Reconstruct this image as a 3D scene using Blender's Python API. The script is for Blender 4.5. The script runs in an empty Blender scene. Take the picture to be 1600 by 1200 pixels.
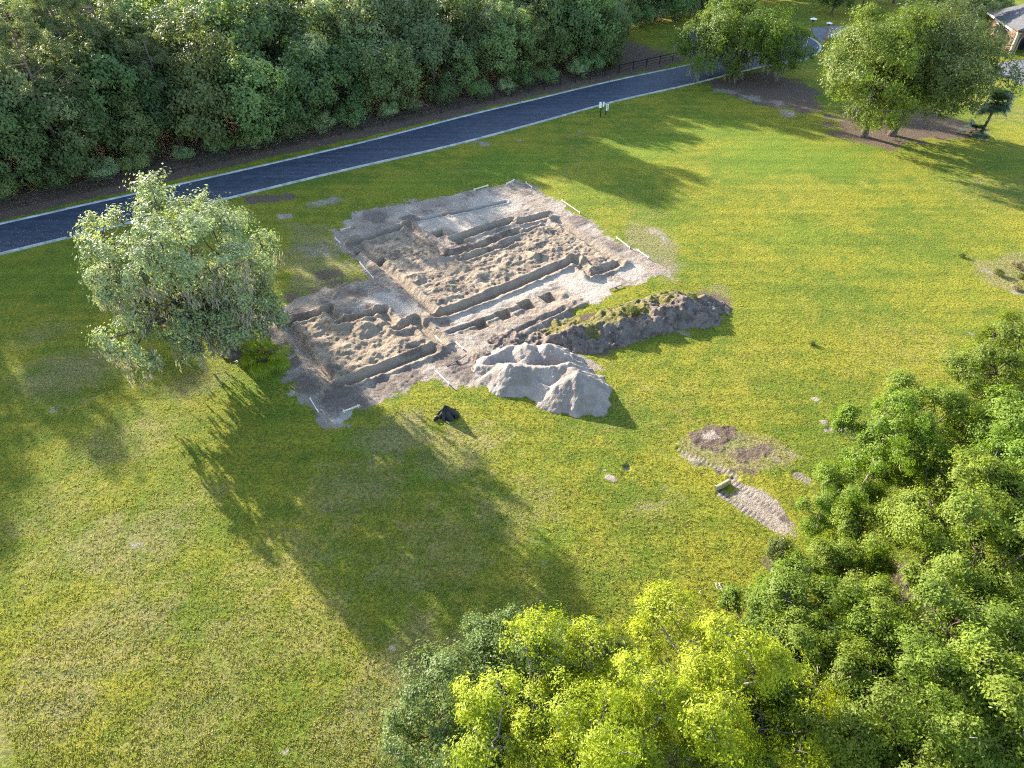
import bpy, math, random
import numpy as np
from mathutils import Vector, Matrix

random.seed(7)
C = bpy.context.scene.collection
SC = bpy.context.scene

# ------------------------------------------------------------------ camera maths
PITCH, FPX, CAM_H = math.radians(40.0), 1067.0, 32.0
cp, sp = math.cos(PITCH), math.sin(PITCH)


def at(u, v, z=0.0):
    """photo pixel -> point of the place at height z"""
    x, y = (u - 800) / FPX, (600 - v) / FPX
    s = (CAM_H - z) / (sp - y * cp)
    return (x * s, (cp + y * sp) * s, z)


ANG = math.radians(35.0)          # direction of the road and of the dug house plan
ca, sa = math.cos(ANG), math.sin(ANG)


def to_uv(x, y):
    return x * ca + y * sa, -x * sa + y * ca


def to_xy(u, v):
    return u * ca - v * sa, u * sa + v * ca


def pxuv(u, v, z=0.0):
    p = at(u, v, z)
    return to_uv(p[0], p[1])


# ------------------------------------------------------------------ numpy noise
def _hash(i, j, seed):
    h = (i.astype(np.int64) * 374761393 + j.astype(np.int64) * 668265263 + seed * 1442695041) & 0xFFFFFFFF
    h = ((h ^ (h >> 13)) * 1274126177) & 0xFFFFFFFF
    h = h ^ (h >> 16)
    return (h & 0xFFFFFF) / float(0xFFFFFF)


def vnoise(x, y, seed=0):
    xi, yi = np.floor(x), np.floor(y)
    fx, fy = x - xi, y - yi
    fx, fy = fx * fx * (3 - 2 * fx), fy * fy * (3 - 2 * fy)
    a, b = _hash(xi, yi, seed), _hash(xi + 1, yi, seed)
    c, d = _hash(xi, yi + 1, seed), _hash(xi + 1, yi + 1, seed)
    return (a + (b - a) * fx) * (1 - fy) + (c + (d - c) * fx) * fy


def fbm(x, y, octv=4, seed=0, gain=0.5):
    t, amp, tot = 0, 1.0, 0.0
    for k in range(octv):
        t = t + amp * vnoise(x * 2 ** k + 17.3 * k, y * 2 ** k - 9.1 * k, seed + k)
        tot += amp
        amp *= gain
    return t / tot


def ridged(x, y, octv=4, seed=0):
    t, amp, tot = 0, 1.0, 0.0
    for k in range(octv):
        t = t + amp * (1 - np.abs(2 * vnoise(x * 2 ** k + 5.7 * k, y * 2 ** k + 3.3 * k, seed + k) - 1))
        tot += amp
        amp *= 0.5
    return t / tot


def sstep(a, b, x):
    t = np.clip((x - a) / (b - a), 0, 1)
    return t * t * (3 - 2 * t)


def seg_d(x, y, a, b):
    dx, dy = b[0] - a[0], b[1] - a[1]
    L = dx * dx + dy * dy
    t = np.clip(((x - a[0]) * dx + (y - a[1]) * dy) / L, 0, 1)
    return np.hypot(x - a[0] - t * dx, y - a[1] - t * dy)


def poly_sd(x, y, pts):
    """signed distance, positive inside"""
    d = np.full(x.shape, 1e9)
    ins = np.zeros(x.shape, bool)
    n = len(pts)
    for i in range(n):
        a, b = pts[i], pts[(i + 1) % n]
        d = np.minimum(d, seg_d(x, y, a, b))
        cond = ((a[1] > y) != (b[1] > y))
        dy = (b[1] - a[1]) if abs(b[1] - a[1]) > 1e-9 else 1e-9
        ins ^= cond & (x < (b[0] - a[0]) * (y - a[1]) / dy + a[0])
    return np.where(ins, d, -d)


# ------------------------------------------------------------------ mesh helpers
def mesh_np(name, verts, faces, mat=None, smooth=True, attrs=None):
    """verts (n,3); faces list of (m,k) index arrays"""
    me = bpy.data.meshes.new(name)
    verts = np.asarray(verts, dtype=np.float32)
    me.vertices.add(len(verts))
    me.vertices.foreach_set('co', verts.ravel())
    if isinstance(faces, np.ndarray):
        faces = [faces]
    faces = [np.asarray(f, dtype=np.int32) for f in faces if len(f)]
    loops = np.concatenate([f.ravel() for f in faces])
    sizes = np.concatenate([np.full(len(f), f.shape[1], dtype=np.int32) for f in faces])
    starts = np.concatenate([[0], np.cumsum(sizes)[:-1]]).astype(np.int32)
    me.loops.add(len(loops))
    me.loops.foreach_set('vertex_index', loops)
    me.polygons.add(len(sizes))
    me.polygons.foreach_set('loop_start', starts)
    me.polygons.foreach_set('loop_total', sizes)
    me.polygons.foreach_set('use_smooth', np.full(len(sizes), smooth, dtype=bool))
    for k, (typ, arr) in (attrs or {}).items():
        a = me.attributes.new(k, typ, 'POINT')
        a.data.foreach_set('color' if typ == 'FLOAT_COLOR' else 'value', np.asarray(arr, dtype=np.float32).ravel())
    me.update(calc_edges=True)
    me.validate()
    if mat:
        me.materials.append(mat)
    return me


def link(name, me, parent=None, loc=None):
    o = bpy.data.objects.new(name, me)
    C.objects.link(o)
    if parent:
        o.parent = parent
    if loc is not None:
        o.location = loc
    return o


def thing(name, label, cat, loc=(0, 0, 0), rotz=0.0, group=None, scale=1.0):
    o = bpy.data.objects.new(name, None)
    C.objects.link(o)
    o.empty_display_size = 0.3
    o.location = loc
    o.rotation_euler = (0, 0, rotz)
    o.scale = (scale,) * 3 if not isinstance(scale, tuple) else scale
    tag(o, label, cat, group)
    return o


def tag(o, label, cat, group=None):
    o['label'] = label
    o['category'] = cat
    if group:
        o['group'] = group
    return o


class MB:
    """collects boxes, tubes and prisms into one mesh"""

    def __init__(self):
        self.v, self.q, self.t, self.n = [], [], [], 0

    def add(self, v, quads=None, tris=None):
        v = np.asarray(v, float)
        if quads is not None and len(quads):
            self.q.append(np.asarray(quads) + self.n)
        if tris is not None and len(tris):
            self.t.append(np.asarray(tris) + self.n)
        self.v.append(v)
        self.n += len(v)

    def box(self, c, s, rz=0.0, M=None, taper=1.0):
        x, y, z = s[0] / 2, s[1] / 2, s[2] / 2
        t = taper
        v = np.array([(-x, -y, -z), (x, -y, -z), (x, y, -z), (-x, y, -z), (-x * t, -y * t, z), (x * t, -y * t, z), (x * t, y * t, z), (-x * t, y * t, z)])
        if M is not None:
            v = v @ np.array(M).T
        if rz:
            c_, s_ = math.cos(rz), math.sin(rz)
            v = v @ np.array([(c_, -s_, 0), (s_, c_, 0), (0, 0, 1)]).T
        v = v + np.array(c)
        self.add(v, [(0, 3, 2, 1), (4, 5, 6, 7), (0, 1, 5, 4), (1, 2, 6, 5), (2, 3, 7, 6), (3, 0, 4, 7)])

    def tube(self, pts, rad, sides=6, cap=True):
        pts = np.asarray(pts, float)
        n = len(pts)
        rad = np.broadcast_to(np.asarray(rad, float), (n,))
        tan = np.gradient(pts, axis=0)
        tan /= np.linalg.norm(tan, axis=1)[:, None] + 1e-9
        ref = np.array((0.31, 0.95, 0.1)) if abs(tan[0][2]) > 0.7 else np.array((0, 0, 1.0))
        a = np.cross(tan, ref)
        a /= np.linalg.norm(a, axis=1)[:, None] + 1e-9
        b = np.cross(tan, a)
        ang = np.arange(sides) * 2 * math.pi / sides
        ring = pts[:, None, :] + rad[:, None, None] * (np.cos(ang)[None, :, None] * a[:, None, :] + np.sin(ang)[None, :, None] * b[:, None, :])
        v = ring.reshape(-1, 3)
        i, j = np.meshgrid(np.arange(n - 1), np.arange(sides), indexing='ij')
        j2 = (j + 1) % sides
        q = np.stack([i * sides + j, i * sides + j2, (i + 1) * sides + j2, (i + 1) * sides + j], -1).reshape(-1, 4)
        tr = []
        if cap:
            v = np.vstack([v, pts[:1], pts[-1:]])
            for k in range(sides):
                tr.append((n * sides, (k + 1) % sides, k))
                tr.append((n * sides + 1, (n - 1) * sides + k, (n - 1) * sides + (k + 1) % sides))
        self.add(v, q, tr)

    def mesh(self, name, mat=None, smooth=False):
        f = []
        if self.q:
            f.append(np.concatenate(self.q))
        if self.t:
            f.append(np.concatenate(self.t))
        return mesh_np(name, np.concatenate(self.v), f, mat, smooth)

    def build(self, name, mat, parent=None, loc=None, smooth=False):
        return link(name, self.mesh(name, mat, smooth), parent, loc)


# ------------------------------------------------------------------ materials
def new_mat(name):
    m = bpy.data.materials.new(name)
    m.use_nodes = True
    nt = m.node_tree
    nt.nodes.clear()
    return m, nt


def nd(nt, typ, **kw):
    n = nt.nodes.new(typ)
    for k, v in kw.items():
        if k.startswith('i_'):
            n.inputs[k[2:].replace('_', ' ')].default_value = v
        else:
            setattr(n, k, v)
    return n


def math_n(nt, op, a, b=None, clamp=False):
    n = nt.nodes.new('ShaderNodeMath')
    n.operation = op
    n.use_clamp = clamp
    for i, x in enumerate((a, b)):
        if x is None:
            continue
        if isinstance(x, (int, float)):
            n.inputs[i].default_value = x
        else:
            nt.links.new(x, n.inputs[i])
    return n.outputs[0]


def mix_c(nt, f, a, b, mode='MIX'):
    n = nt.nodes.new('ShaderNodeMix')
    n.data_type = 'RGBA'
    n.blend_type = mode
    n.clamp_factor = True
    for i, x in ((0, f), (6, a), (7, b)):
        if isinstance(x, (int, float)):
            n.inputs[i].default_value = x
        elif isinstance(x, tuple):
            n.inputs[i].default_value = (*x, 1) if len(x) == 3 else x
        else:
            nt.links.new(x, n.inputs[i])
    return n.outputs[2]


def ramp(nt, x, a, b):
    n = nt.nodes.new('ShaderNodeMapRange')
    n.interpolation_type = 'SMOOTHSTEP'
    nt.links.new(x, n.inputs[0])
    n.inputs[1].default_value = a
    n.inputs[2].default_value = b
    return n.outputs[0]


def noise(nt, co, scale, detail=4.0, rough=0.55, dist=0.0):
    n = nt.nodes.new('ShaderNodeTexNoise')
    n.inputs['Scale'].default_value = scale
    n.inputs['Detail'].default_value = detail
    n.inputs['Roughness'].default_value = rough
    n.inputs['Distortion'].default_value = dist
    nt.links.new(co, n.inputs['Vector'])
    return n.outputs['Fac']


def out_bsdf(nt, col, rough=0.9, spec=0.2, normal=None):
    b = nt.nodes.new('ShaderNodeBsdfPrincipled')
    if isinstance(col, tuple):
        b.inputs['Base Color'].default_value = (*col, 1)
    else:
        nt.links.new(col, b.inputs['Base Color'])
    if isinstance(rough, (int, float)):
        b.inputs['Roughness'].default_value = rough
    else:
        nt.links.new(rough, b.inputs['Roughness'])
    b.inputs['Specular IOR Level'].default_value = spec
    if normal is not None:
        nt.links.new(normal, b.inputs['Normal'])
    o = nt.nodes.new('ShaderNodeOutputMaterial')
    nt.links.new(b.outputs[0], o.inputs[0])
    return b


def bump(nt, h, dist, strength=1.0):
    n = nt.nodes.new('ShaderNodeBump')
    n.inputs['Strength'].default_value = strength
    n.inputs['Distance'].default_value = dist
    nt.links.new(h, n.inputs['Height'])
    return n.outputs[0]


def simple_mat(name, ca_, cb_, scale=3.0, rough=0.85, spec=0.2, bd=0.01):
    m, nt = new_mat(name)
    co = nd(nt, 'ShaderNodeTexCoord').outputs['Object']
    n1 = noise(nt, co, scale, 5)
    n2 = noise(nt, co, scale * 6, 3)
    f = ramp(nt, math_n(nt, 'ADD', math_n(nt, 'MULTIPLY', n1, 0.65), math_n(nt, 'MULTIPLY', n2, 0.35)), 0.35, 0.65)
    out_bsdf(nt, mix_c(nt, f, ca_, cb_), rough, spec, bump(nt, n2, bd))
    return m


def ground_mat():
    m, nt = new_mat('ground_cover')
    co = nd(nt, 'ShaderNodeTexCoord').outputs['Object']
    A = nd(nt, 'ShaderNodeAttribute', attribute_name='maskA')
    B = nd(nt, 'ShaderNodeAttribute', attribute_name='maskB')
    sA, sB = nd(nt, 'ShaderNodeSeparateColor'), nd(nt, 'ShaderNodeSeparateColor')
    nt.links.new(A.outputs['Color'], sA.inputs[0])
    nt.links.new(B.outputs['Color'], sB.inputs[0])
    sand, tone, dark = sA.outputs
    litter, dry, lush = sB.outputs
    nbig = noise(nt, co, 0.11, 5, 0.6)
    nmid = noise(nt, co, 0.7, 5, 0.6)
    nsm = noise(nt, co, 3.2, 4, 0.6)
    nfin = noise(nt, co, 13.0, 4, 0.68)
    # clumps of bahia grass
    clump = noise(nt, co, 5.5, 5, 0.72)
    # grass colours
    gmix = math_n(nt, 'ADD', math_n(nt, 'MULTIPLY', nbig, 0.6), math_n(nt, 'MULTIPLY', nmid, 0.4))
    base = mix_c(nt, ramp(nt, gmix, 0.41, 0.58), (0.158, 0.215, 0.018), (0.335, 0.305, 0.027))
    l = math_n(nt, 'ADD', lush, math_n(nt, 'MULTIPLY', math_n(nt, 'SUBTRACT', nmid, 0.5), 0.9))
    base = mix_c(nt, math_n(nt, 'MULTIPLY', ramp(nt, l, 0.2, 1.0), 0.85), base, (0.165, 0.265, 0.020))
    d = math_n(nt, 'ADD', dry, math_n(nt, 'MULTIPLY', math_n(nt, 'SUBTRACT', nmid, 0.5), 0.9))
    d = math_n(nt, 'ADD', d, math_n(nt, 'MULTIPLY', math_n(nt, 'SUBTRACT', nsm, 0.5), 0.9))
    base = mix_c(nt, math_n(nt, 'MULTIPLY', ramp(nt, d, 0.22, 0.95), 0.80), base, (0.315, 0.258, 0.130))
    # blades differ: straw and dark thatch between clumps
    base = mix_c(nt, math_n(nt, 'MULTIPLY', ramp(nt, nfin, 0.50, 0.68), 0.45), base, (0.40, 0.39, 0.10))
    base = mix_c(nt, math_n(nt, 'MULTIPLY', ramp(nt, clump, 0.57, 0.40), 0.62), base, (0.075, 0.085, 0.022))
    mp = nd(nt, 'ShaderNodeMapping')
    mp.inputs['Rotation'].default_value = (0, 0, -ANG)
    mp.inputs['Scale'].default_value = (0.035, 0.85, 1)
    nt.links.new(co, mp.inputs['Vector'])
    mow = noise(nt, mp.outputs[0], 1.0, 3, 0.6)
    base = mix_c(nt, ramp(nt, mow, 0.36, 0.62), mix_c(nt, 1.0, base, (0.80, 0.86, 0.86), 'MULTIPLY'), base)
    # leaf litter
    lf = math_n(nt, 'ADD', litter, math_n(nt, 'MULTIPLY', math_n(nt, 'SUBTRACT', nmid, 0.5), 0.8))
    lf = math_n(nt, 'ADD', lf, math_n(nt, 'MULTIPLY', math_n(nt, 'SUBTRACT', nsm, 0.5), 0.6))
    lcol = mix_c(nt, ramp(nt, nfin, 0.35, 0.65), (0.090, 0.064, 0.048), (0.215, 0.155, 0.115))
    base = mix_c(nt, ramp(nt, lf, 0.38, 0.62), base, lcol)
    # sand
    sf = math_n(nt, 'ADD', sand, math_n(nt, 'MULTIPLY', math_n(nt, 'SUBTRACT', nsm, 0.5), 1.1))
    sf = math_n(nt, 'ADD', sf, math_n(nt, 'MULTIPLY', math_n(nt, 'SUBTRACT', nfin, 0.5), 0.5))
    sf = ramp(nt, sf, 0.34, 0.66)
    scol = mix_c(nt, ramp(nt, tone, 0.04, 0.30), (0.490, 0.425, 0.355), (0.350, 0.283, 0.225))
    scol = mix_c(nt, ramp(nt, tone, 0.25, 1.0), scol, (0.395, 0.305, 0.213))
    scol = mix_c(nt, ramp(nt, nmid, 0.35, 0.7), mix_c(nt, 1.0, scol, (0.80, 0.79, 0.79), 'MULTIPLY'), scol)
    scol = mix_c(nt, math_n(nt, 'MULTIPLY', ramp(nt, nfin, 0.48, 0.68), 0.45), scol, (0.50, 0.44, 0.385))
    df = math_n(nt, 'ADD', dark, math_n(nt, 'MULTIPLY', math_n(nt, 'SUBTRACT', nsm, 0.5), 0.9))
    df = math_n(nt, 'ADD', df, math_n(nt, 'MULTIPLY', math_n(nt, 'SUBTRACT', nfin, 0.5), 0.6))
    scol = mix_c(nt, math_n(nt, 'MULTIPLY', ramp(nt, df, 0.30, 0.80), 0.85), scol, (0.150, 0.116, 0.098))
    col = mix_c(nt, sf, base, scol)
    # relief
    hg = math_n(nt, 'ADD', math_n(nt, 'MULTIPLY', clump, 0.9), math_n(nt, 'MULTIPLY', nfin, 0.3))
    hs = math_n(nt, 'ADD', math_n(nt, 'MULTIPLY', nsm, 0.8), math_n(nt, 'MULTIPLY', nfin, 0.6))
    mixh = nt.nodes.new('ShaderNodeMix')
    nt.links.new(sf, mixh.inputs[0])
    nt.links.new(hg, mixh.inputs[2])
    nt.links.new(hs, mixh.inputs[3])
    out_bsdf(nt, col, 0.95, 0.1, bump(nt, mixh.outputs[0], 0.30, 1.0))
    return m


def leaf_mat(name, c1, c2, trans=0.35, rough=0.5, tint=0.25, hv=0.036):
    m, nt = new_mat(name)
    at_ = nd(nt, 'ShaderNodeAttribute', attribute_name='var')
    oi = nd(nt, 'ShaderNodeObjectInfo')
    col = mix_c(nt, at_.outputs['Fac'], c1, c2)
    hsv = nd(nt, 'ShaderNodeHueSaturation')
    nt.links.new(col, hsv.inputs['Color'])
    r = oi.outputs['Random']
    nt.links.new(math_n(nt, 'ADD', 0.5 - hv / 2, math_n(nt, 'MULTIPLY', r, hv)), hsv.inputs['Hue'])
    r2 = math_n(nt, 'FRACT', math_n(nt, 'MULTIPLY', r, 7.13))
    nt.links.new(math_n(nt, 'ADD', 1.0 - tint, math_n(nt, 'MULTIPLY', r2, 2 * tint)), hsv.inputs['Value'])
    col = hsv.outputs[0]
    b = nd(nt, 'ShaderNodeBsdfPrincipled')
    b.inputs['Roughness'].default_value = rough
    b.inputs['Specular IOR Level'].default_value = 0.25
    nt.links.new(col, b.inputs['Base Color'])
    t = nd(nt, 'ShaderNodeBsdfTranslucent')
    tc = mix_c(nt, 1.0, col, (1.15, 1.18, 0.55), 'MULTIPLY')
    nt.links.new(tc, t.inputs[0])
    mx = nd(nt, 'ShaderNodeMixShader')
    mx.inputs[0].default_value = trans
    nt.links.new(b.outputs[0], mx.inputs[1])
    nt.links.new(t.outputs[0], mx.inputs[2])
    o = nd(nt, 'ShaderNodeOutputMaterial')
    nt.links.new(mx.outputs[0], o.inputs[0])
    return m


M_GROUND = ground_mat()
M_BARK = simple_mat('bark', (0.060, 0.046, 0.038), (0.150, 0.125, 0.105), 4, 0.9, 0.1, 0.03)
M_PALEBARK = simple_mat('lichen_bark', (0.11, 0.095, 0.08), (0.30, 0.28, 0.25), 5, 0.9, 0.1, 0.03)
M_PINEBARK = simple_mat('pine_bark', (0.13, 0.085, 0.065), (0.25, 0.19, 0.16), 5, 0.9, 0.1, 0.03)
M_DEAD = simple_mat('dead_wood', (0.22, 0.20, 0.18), (0.42, 0.40, 0.36), 6, 0.9, 0.1, 0.01)
M_BLACK = simple_mat('black_paint', (0.008, 0.009, 0.010), (0.020, 0.021, 0.022), 8, 0.45, 0.4, 0.002)
M_TARP = simple_mat('black_plastic', (0.006, 0.007, 0.011), (0.014, 0.015, 0.022), 8, 0.38, 0.5, 0.02)
M_WHITE = simple_mat('white_paint', (0.68, 0.69, 0.70), (0.80, 0.80, 0.79), 8, 0.5, 0.4, 0.002)
M_BOARD = simple_mat('pale_lumber', (0.50, 0.44, 0.34), (0.72, 0.66, 0.54), 7, 0.8, 0.2, 0.004)
M_BOARDW = simple_mat('bleached_lumber', (0.58, 0.55, 0.48), (0.78, 0.75, 0.68), 7, 0.8, 0.2, 0.004)
M_BOARDD = simple_mat('weathered_lumber', (0.05, 0.045, 0.045), (0.12, 0.105, 0.10), 7, 0.85, 0.2, 0.004)
M_BOARDR = simple_mat('red_brown_lumber', (0.20, 0.10, 0.06), (0.36, 0.21, 0.14), 7, 0.85, 0.2, 0.004)
M_KERB = simple_mat('kerb_concrete', (0.26, 0.27, 0.27), (0.50, 0.50, 0.48), 0.9, 0.85, 0.2, 0.006)
M_DRIVE = simple_mat('driveway_concrete', (0.13, 0.13, 0.14), (0.20, 0.195, 0.20), 0.3, 0.85, 0.2, 0.006)
M_BRICK = simple_mat('tan_brick', (0.11, 0.070, 0.050), (0.19, 0.125, 0.090), 5, 0.9, 0.1, 0.01)
M_STUCCO = simple_mat('cream_stucco', (0.24, 0.195, 0.145), (0.34, 0.285, 0.22), 3, 0.9, 0.1, 0.004)
M_ROOF = simple_mat('grey_shingles', (0.085, 0.083, 0.088), (0.14, 0.136, 0.140), 2.5, 0.9, 0.1, 0.02)
M_GLASS = simple_mat('dark_glass', (0.012, 0.014, 0.018), (0.022, 0.025, 0.03), 2, 0.1, 0.6, 0.0)
M_LOGEND = simple_mat('mossy_log_bark', (0.20, 0.19, 0.09), (0.40, 0.38, 0.22), 5, 0.9, 0.1, 0.02)


def asphalt_mat():
    m, nt = new_mat('fresh_asphalt')
    co = nd(nt, 'ShaderNodeTexCoord').outputs['Object']
    mp = nd(nt, 'ShaderNodeMapping')
    mp.inputs['Rotation'].default_value = (0, 0, -ANG)
    mp.inputs['Scale'].default_value = (0.10, 1.3, 1)
    nt.links.new(co, mp.inputs['Vector'])
    streak = noise(nt, mp.outputs[0], 1.0, 5, 0.6)
    mott = noise(nt, co, 0.9, 5, 0.65)
    f = ramp(nt, math_n(nt, 'ADD', math_n(nt, 'MULTIPLY', streak, 0.6), math_n(nt, 'MULTIPLY', mott, 0.4)), 0.38, 0.64)
    dust = ramp(nt, math_n(nt, 'ADD', math_n(nt, 'MULTIPLY', streak, 0.5), math_n(nt, 'MULTIPLY', noise(nt, co, 3.5, 4, 0.7), 0.5)), 0.60, 0.74)
    col = mix_c(nt, f, (0.020, 0.030, 0.050), (0.046, 0.061, 0.094))
    col = mix_c(nt, math_n(nt, 'MULTIPLY', dust, 0.6), col, (0.13, 0.125, 0.12))
    out_bsdf(nt, col, 0.62, 0.45, bump(nt, noise(nt, co, 30, 2), 0.006))
    return m


M_ROAD = asphalt_mat()


def sandpile_mat():
    m, nt = new_mat('pale_sand')
    co = nd(nt, 'ShaderNodeTexCoord').outputs['Object']
    n1, n2, n3 = noise(nt, co, 0.5, 5), noise(nt, co, 2.2, 5, 0.65), noise(nt, co, 9, 4, 0.7)
    c = mix_c(nt, ramp(nt, n1, 0.38, 0.62), (0.240, 0.200, 0.168), (0.350, 0.296, 0.252))
    c = mix_c(nt, math_n(nt, 'MULTIPLY', ramp(nt, n2, 0.5, 0.75), 0.55), c, (0.190, 0.165, 0.155))
    c = mix_c(nt, math_n(nt, 'MULTIPLY', ramp(nt, n3, 0.5, 0.7), 0.35), c, (0.47, 0.43, 0.40))
    h = math_n(nt, 'ADD', math_n(nt, 'MULTIPLY', n2, 0.8), math_n(nt, 'MULTIPLY', n3, 0.35))
    out_bsdf(nt, c, 0.95, 0.1, bump(nt, h, 0.17))
    return m


def berm_mat():
    m, nt = new_mat('dark_topsoil')
    co = nd(nt, 'ShaderNodeTexCoord').outputs['Object']
    A = nd(nt, 'ShaderNodeAttribute', attribute_name='maskA')
    n1, n2, n3 = noise(nt, co, 0.8, 5), noise(nt, co, 2.0, 6, 0.68), noise(nt, co, 11, 4, 0.7)
    c = mix_c(nt, ramp(nt, n2, 0.36, 0.62), (0.085, 0.062, 0.050), (0.225, 0.175, 0.142))
    c = mix_c(nt, math_n(nt, 'MULTIPLY', ramp(nt, n1, 0.48, 0.62), 0.55), c, (0.175, 0.160, 0.155))
    c = mix_c(nt, math_n(nt, 'MULTIPLY', ramp(nt, n3, 0.5, 0.72), 0.45), c, (0.36, 0.32, 0.29))
    g = math_n(nt, 'ADD', A.outputs['Fac'], math_n(nt, 'MULTIPLY', math_n(nt, 'SUBTRACT', n2, 0.5), 1.6))
    gc = mix_c(nt, ramp(nt, n3, 0.35, 0.65), (0.095, 0.095, 0.024), (0.200, 0.165, 0.070))
    c = mix_c(nt, ramp(nt, g, 0.40, 0.66), c, gc)
    h = math_n(nt, 'ADD', math_n(nt, 'MULTIPLY', n2, 0.9), math_n(nt, 'MULTIPLY', n3, 0.45))
    out_bsdf(nt, c, 0.95, 0.1, bump(nt, h, 0.18))
    return m


M_PILE, M_BERM = sandpile_mat(), berm_mat()

L_OAK = leaf_mat('oak_leaf', (0.060, 0.105, 0.015), (0.185, 0.240, 0.034), 0.40)
L_LIVE = leaf_mat('live_oak_leaf', (0.050, 0.085, 0.026), (0.135, 0.170, 0.055), 0.34, 0.55)
L_FOREST = leaf_mat('woods_leaf', (0.085, 0.140, 0.048), (0.235, 0.290, 0.105), 0.40, 0.55, 0.40, 0.06)
L_PALE = leaf_mat('pale_woods_leaf', (0.140, 0.190, 0.085), (0.330, 0.365, 0.175), 0.40, 0.55, 0.30, 0.05)
L_SILVER = leaf_mat('silvery_leaf', (0.145, 0.190, 0.080), (0.440, 0.475, 0.270), 0.36, 0.55, 0.0)
L_NEAR = leaf_mat('fresh_leaf', (0.082, 0.142, 0.014), (0.240, 0.310, 0.034), 0.46, 0.5, 0.18, 0.03)
L_YELLOW = leaf_mat('yellow_green_leaf', (0.185, 0.240, 0.014), (0.430, 0.475, 0.028), 0.46, 0.5, 0.04, 0.008)
L_BLUE = leaf_mat('grey_green_leaf', (0.080, 0.130, 0.036), (0.200, 0.260, 0.080), 0.40, 0.5, 0.10)
L_PINE = leaf_mat('pine_needles', (0.085, 0.120, 0.050), (0.220, 0.250, 0.115), 0.28, 0.5, 0.12)
L_PALMD = leaf_mat('dark_palm_frond', (0.030, 0.060, 0.022), (0.060, 0.100, 0.040), 0.2, 0.4, 0.1)
L_PALML = leaf_mat('bright_palm_frond', (0.085, 0.150, 0.010), (0.270, 0.350, 0.022), 0.40, 0.4, 0.05)
L_MOSS = leaf_mat('spanish_moss', (0.230, 0.210, 0.160), (0.370, 0.340, 0.270), 0.25, 0.8, 0.05)
L_GRASS = leaf_mat('grass_blade', (0.165, 0.205, 0.020), (0.390, 0.345, 0.095), 0.35, 0.6, 0.0)
L_WEED = leaf_mat('weed_leaf', (0.060, 0.085, 0.015), (0.170, 0.185, 0.040), 0.35, 0.6, 0.2)
L_DRYWEED = leaf_mat('dry_weed_leaf', (0.20, 0.17, 0.08), (0.36, 0.31, 0.17), 0.35, 0.7, 0.1)

# ------------------------------------------------------------------ road outline
near_px = [(0, 396), (119, 367.5), (325, 317), (520, 269.5), (702, 227.5), (835, 192.5), (957, 159), (1080, 131), (1146, 114), (1190, 104),
           (1222, 99), (1255, 93), (1275, 84), (1282, 75), (1278, 67), (1266, 59)]
far_px = [(1094, 97), (1060, 105), (957, 126.5), (835, 155.5), (720, 183), (560, 224), (325, 278), (119, 323), (0, 350)]
near_w = [np.array(at(*p)[:2]) for p in near_px]
far_w = [np.array(at(*p)[:2]) for p in far_px]
cc, cr = np.array((1.35, 4.23)) * CAM_H, 0.36 * CAM_H
arc_w = [cc + cr * np.array((math.cos(math.radians(a)), math.sin(math.radians(a)))) for a in (28, 50, 72, 94, 116, 138, 160, 180, 198)]
near_w = [near_w[0] + (near_w[0] - near_w[2]) * 3.2] + near_w
far_w = far_w + [far_w[-1] + (far_w[-1] - far_w[-3]) * 2.6]


def catmull(pts, n=6):
    pts = [np.asarray(p, float) for p in pts]
    P = [2 * pts[0] - pts[1]] + pts + [2 * pts[-1] - pts[-2]]
    out = []
    for i in range(1, len(P) - 2):
        a, b, c, d = P[i - 1], P[i], P[i + 1], P[i + 2]
        for k in range(n):
            t = k / n
            out.append(0.5 * (2 * b + (c - a) * t + (2 * a - 5 * b + 4 * c - d) * t * t + (3 * b - a - 3 * c + d) * t ** 3))
    out.append(pts[-1])
    return np.array(out)


outline = np.vstack([catmull(near_w, 5), catmull([near_w[-1]] + arc_w + [far_w[0]], 5)[1:-1], catmull(far_w, 5)])
ROAD_POLY = [tuple(p) for p in outline]


def fill_poly(name, pts, z, mat):
    from mathutils.geometry import tessellate_polygon
    P = [Vector((p[0], p[1], z)) for p in pts]
    tris = []
    for t in tessellate_polygon([P]):
        a, b, c = (P[k] for k in t)
        tris.append(t if (b - a).cross(c - a).z > 0 else t[::-1])
    o = link(name, mesh_np(name, np.array([tuple(p) for p in P]), np.array(tris), mat, False))
    o['kind'] = 'structure'
    return o


# ------------------------------------------------------------------ ground height and masks
def gz(x, y):
    x, y = np.asarray(x, float), np.asarray(y, float)
    return 0.10 * (fbm(x / 14.0, y / 14.0, 3, 11) - 0.5)


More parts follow.
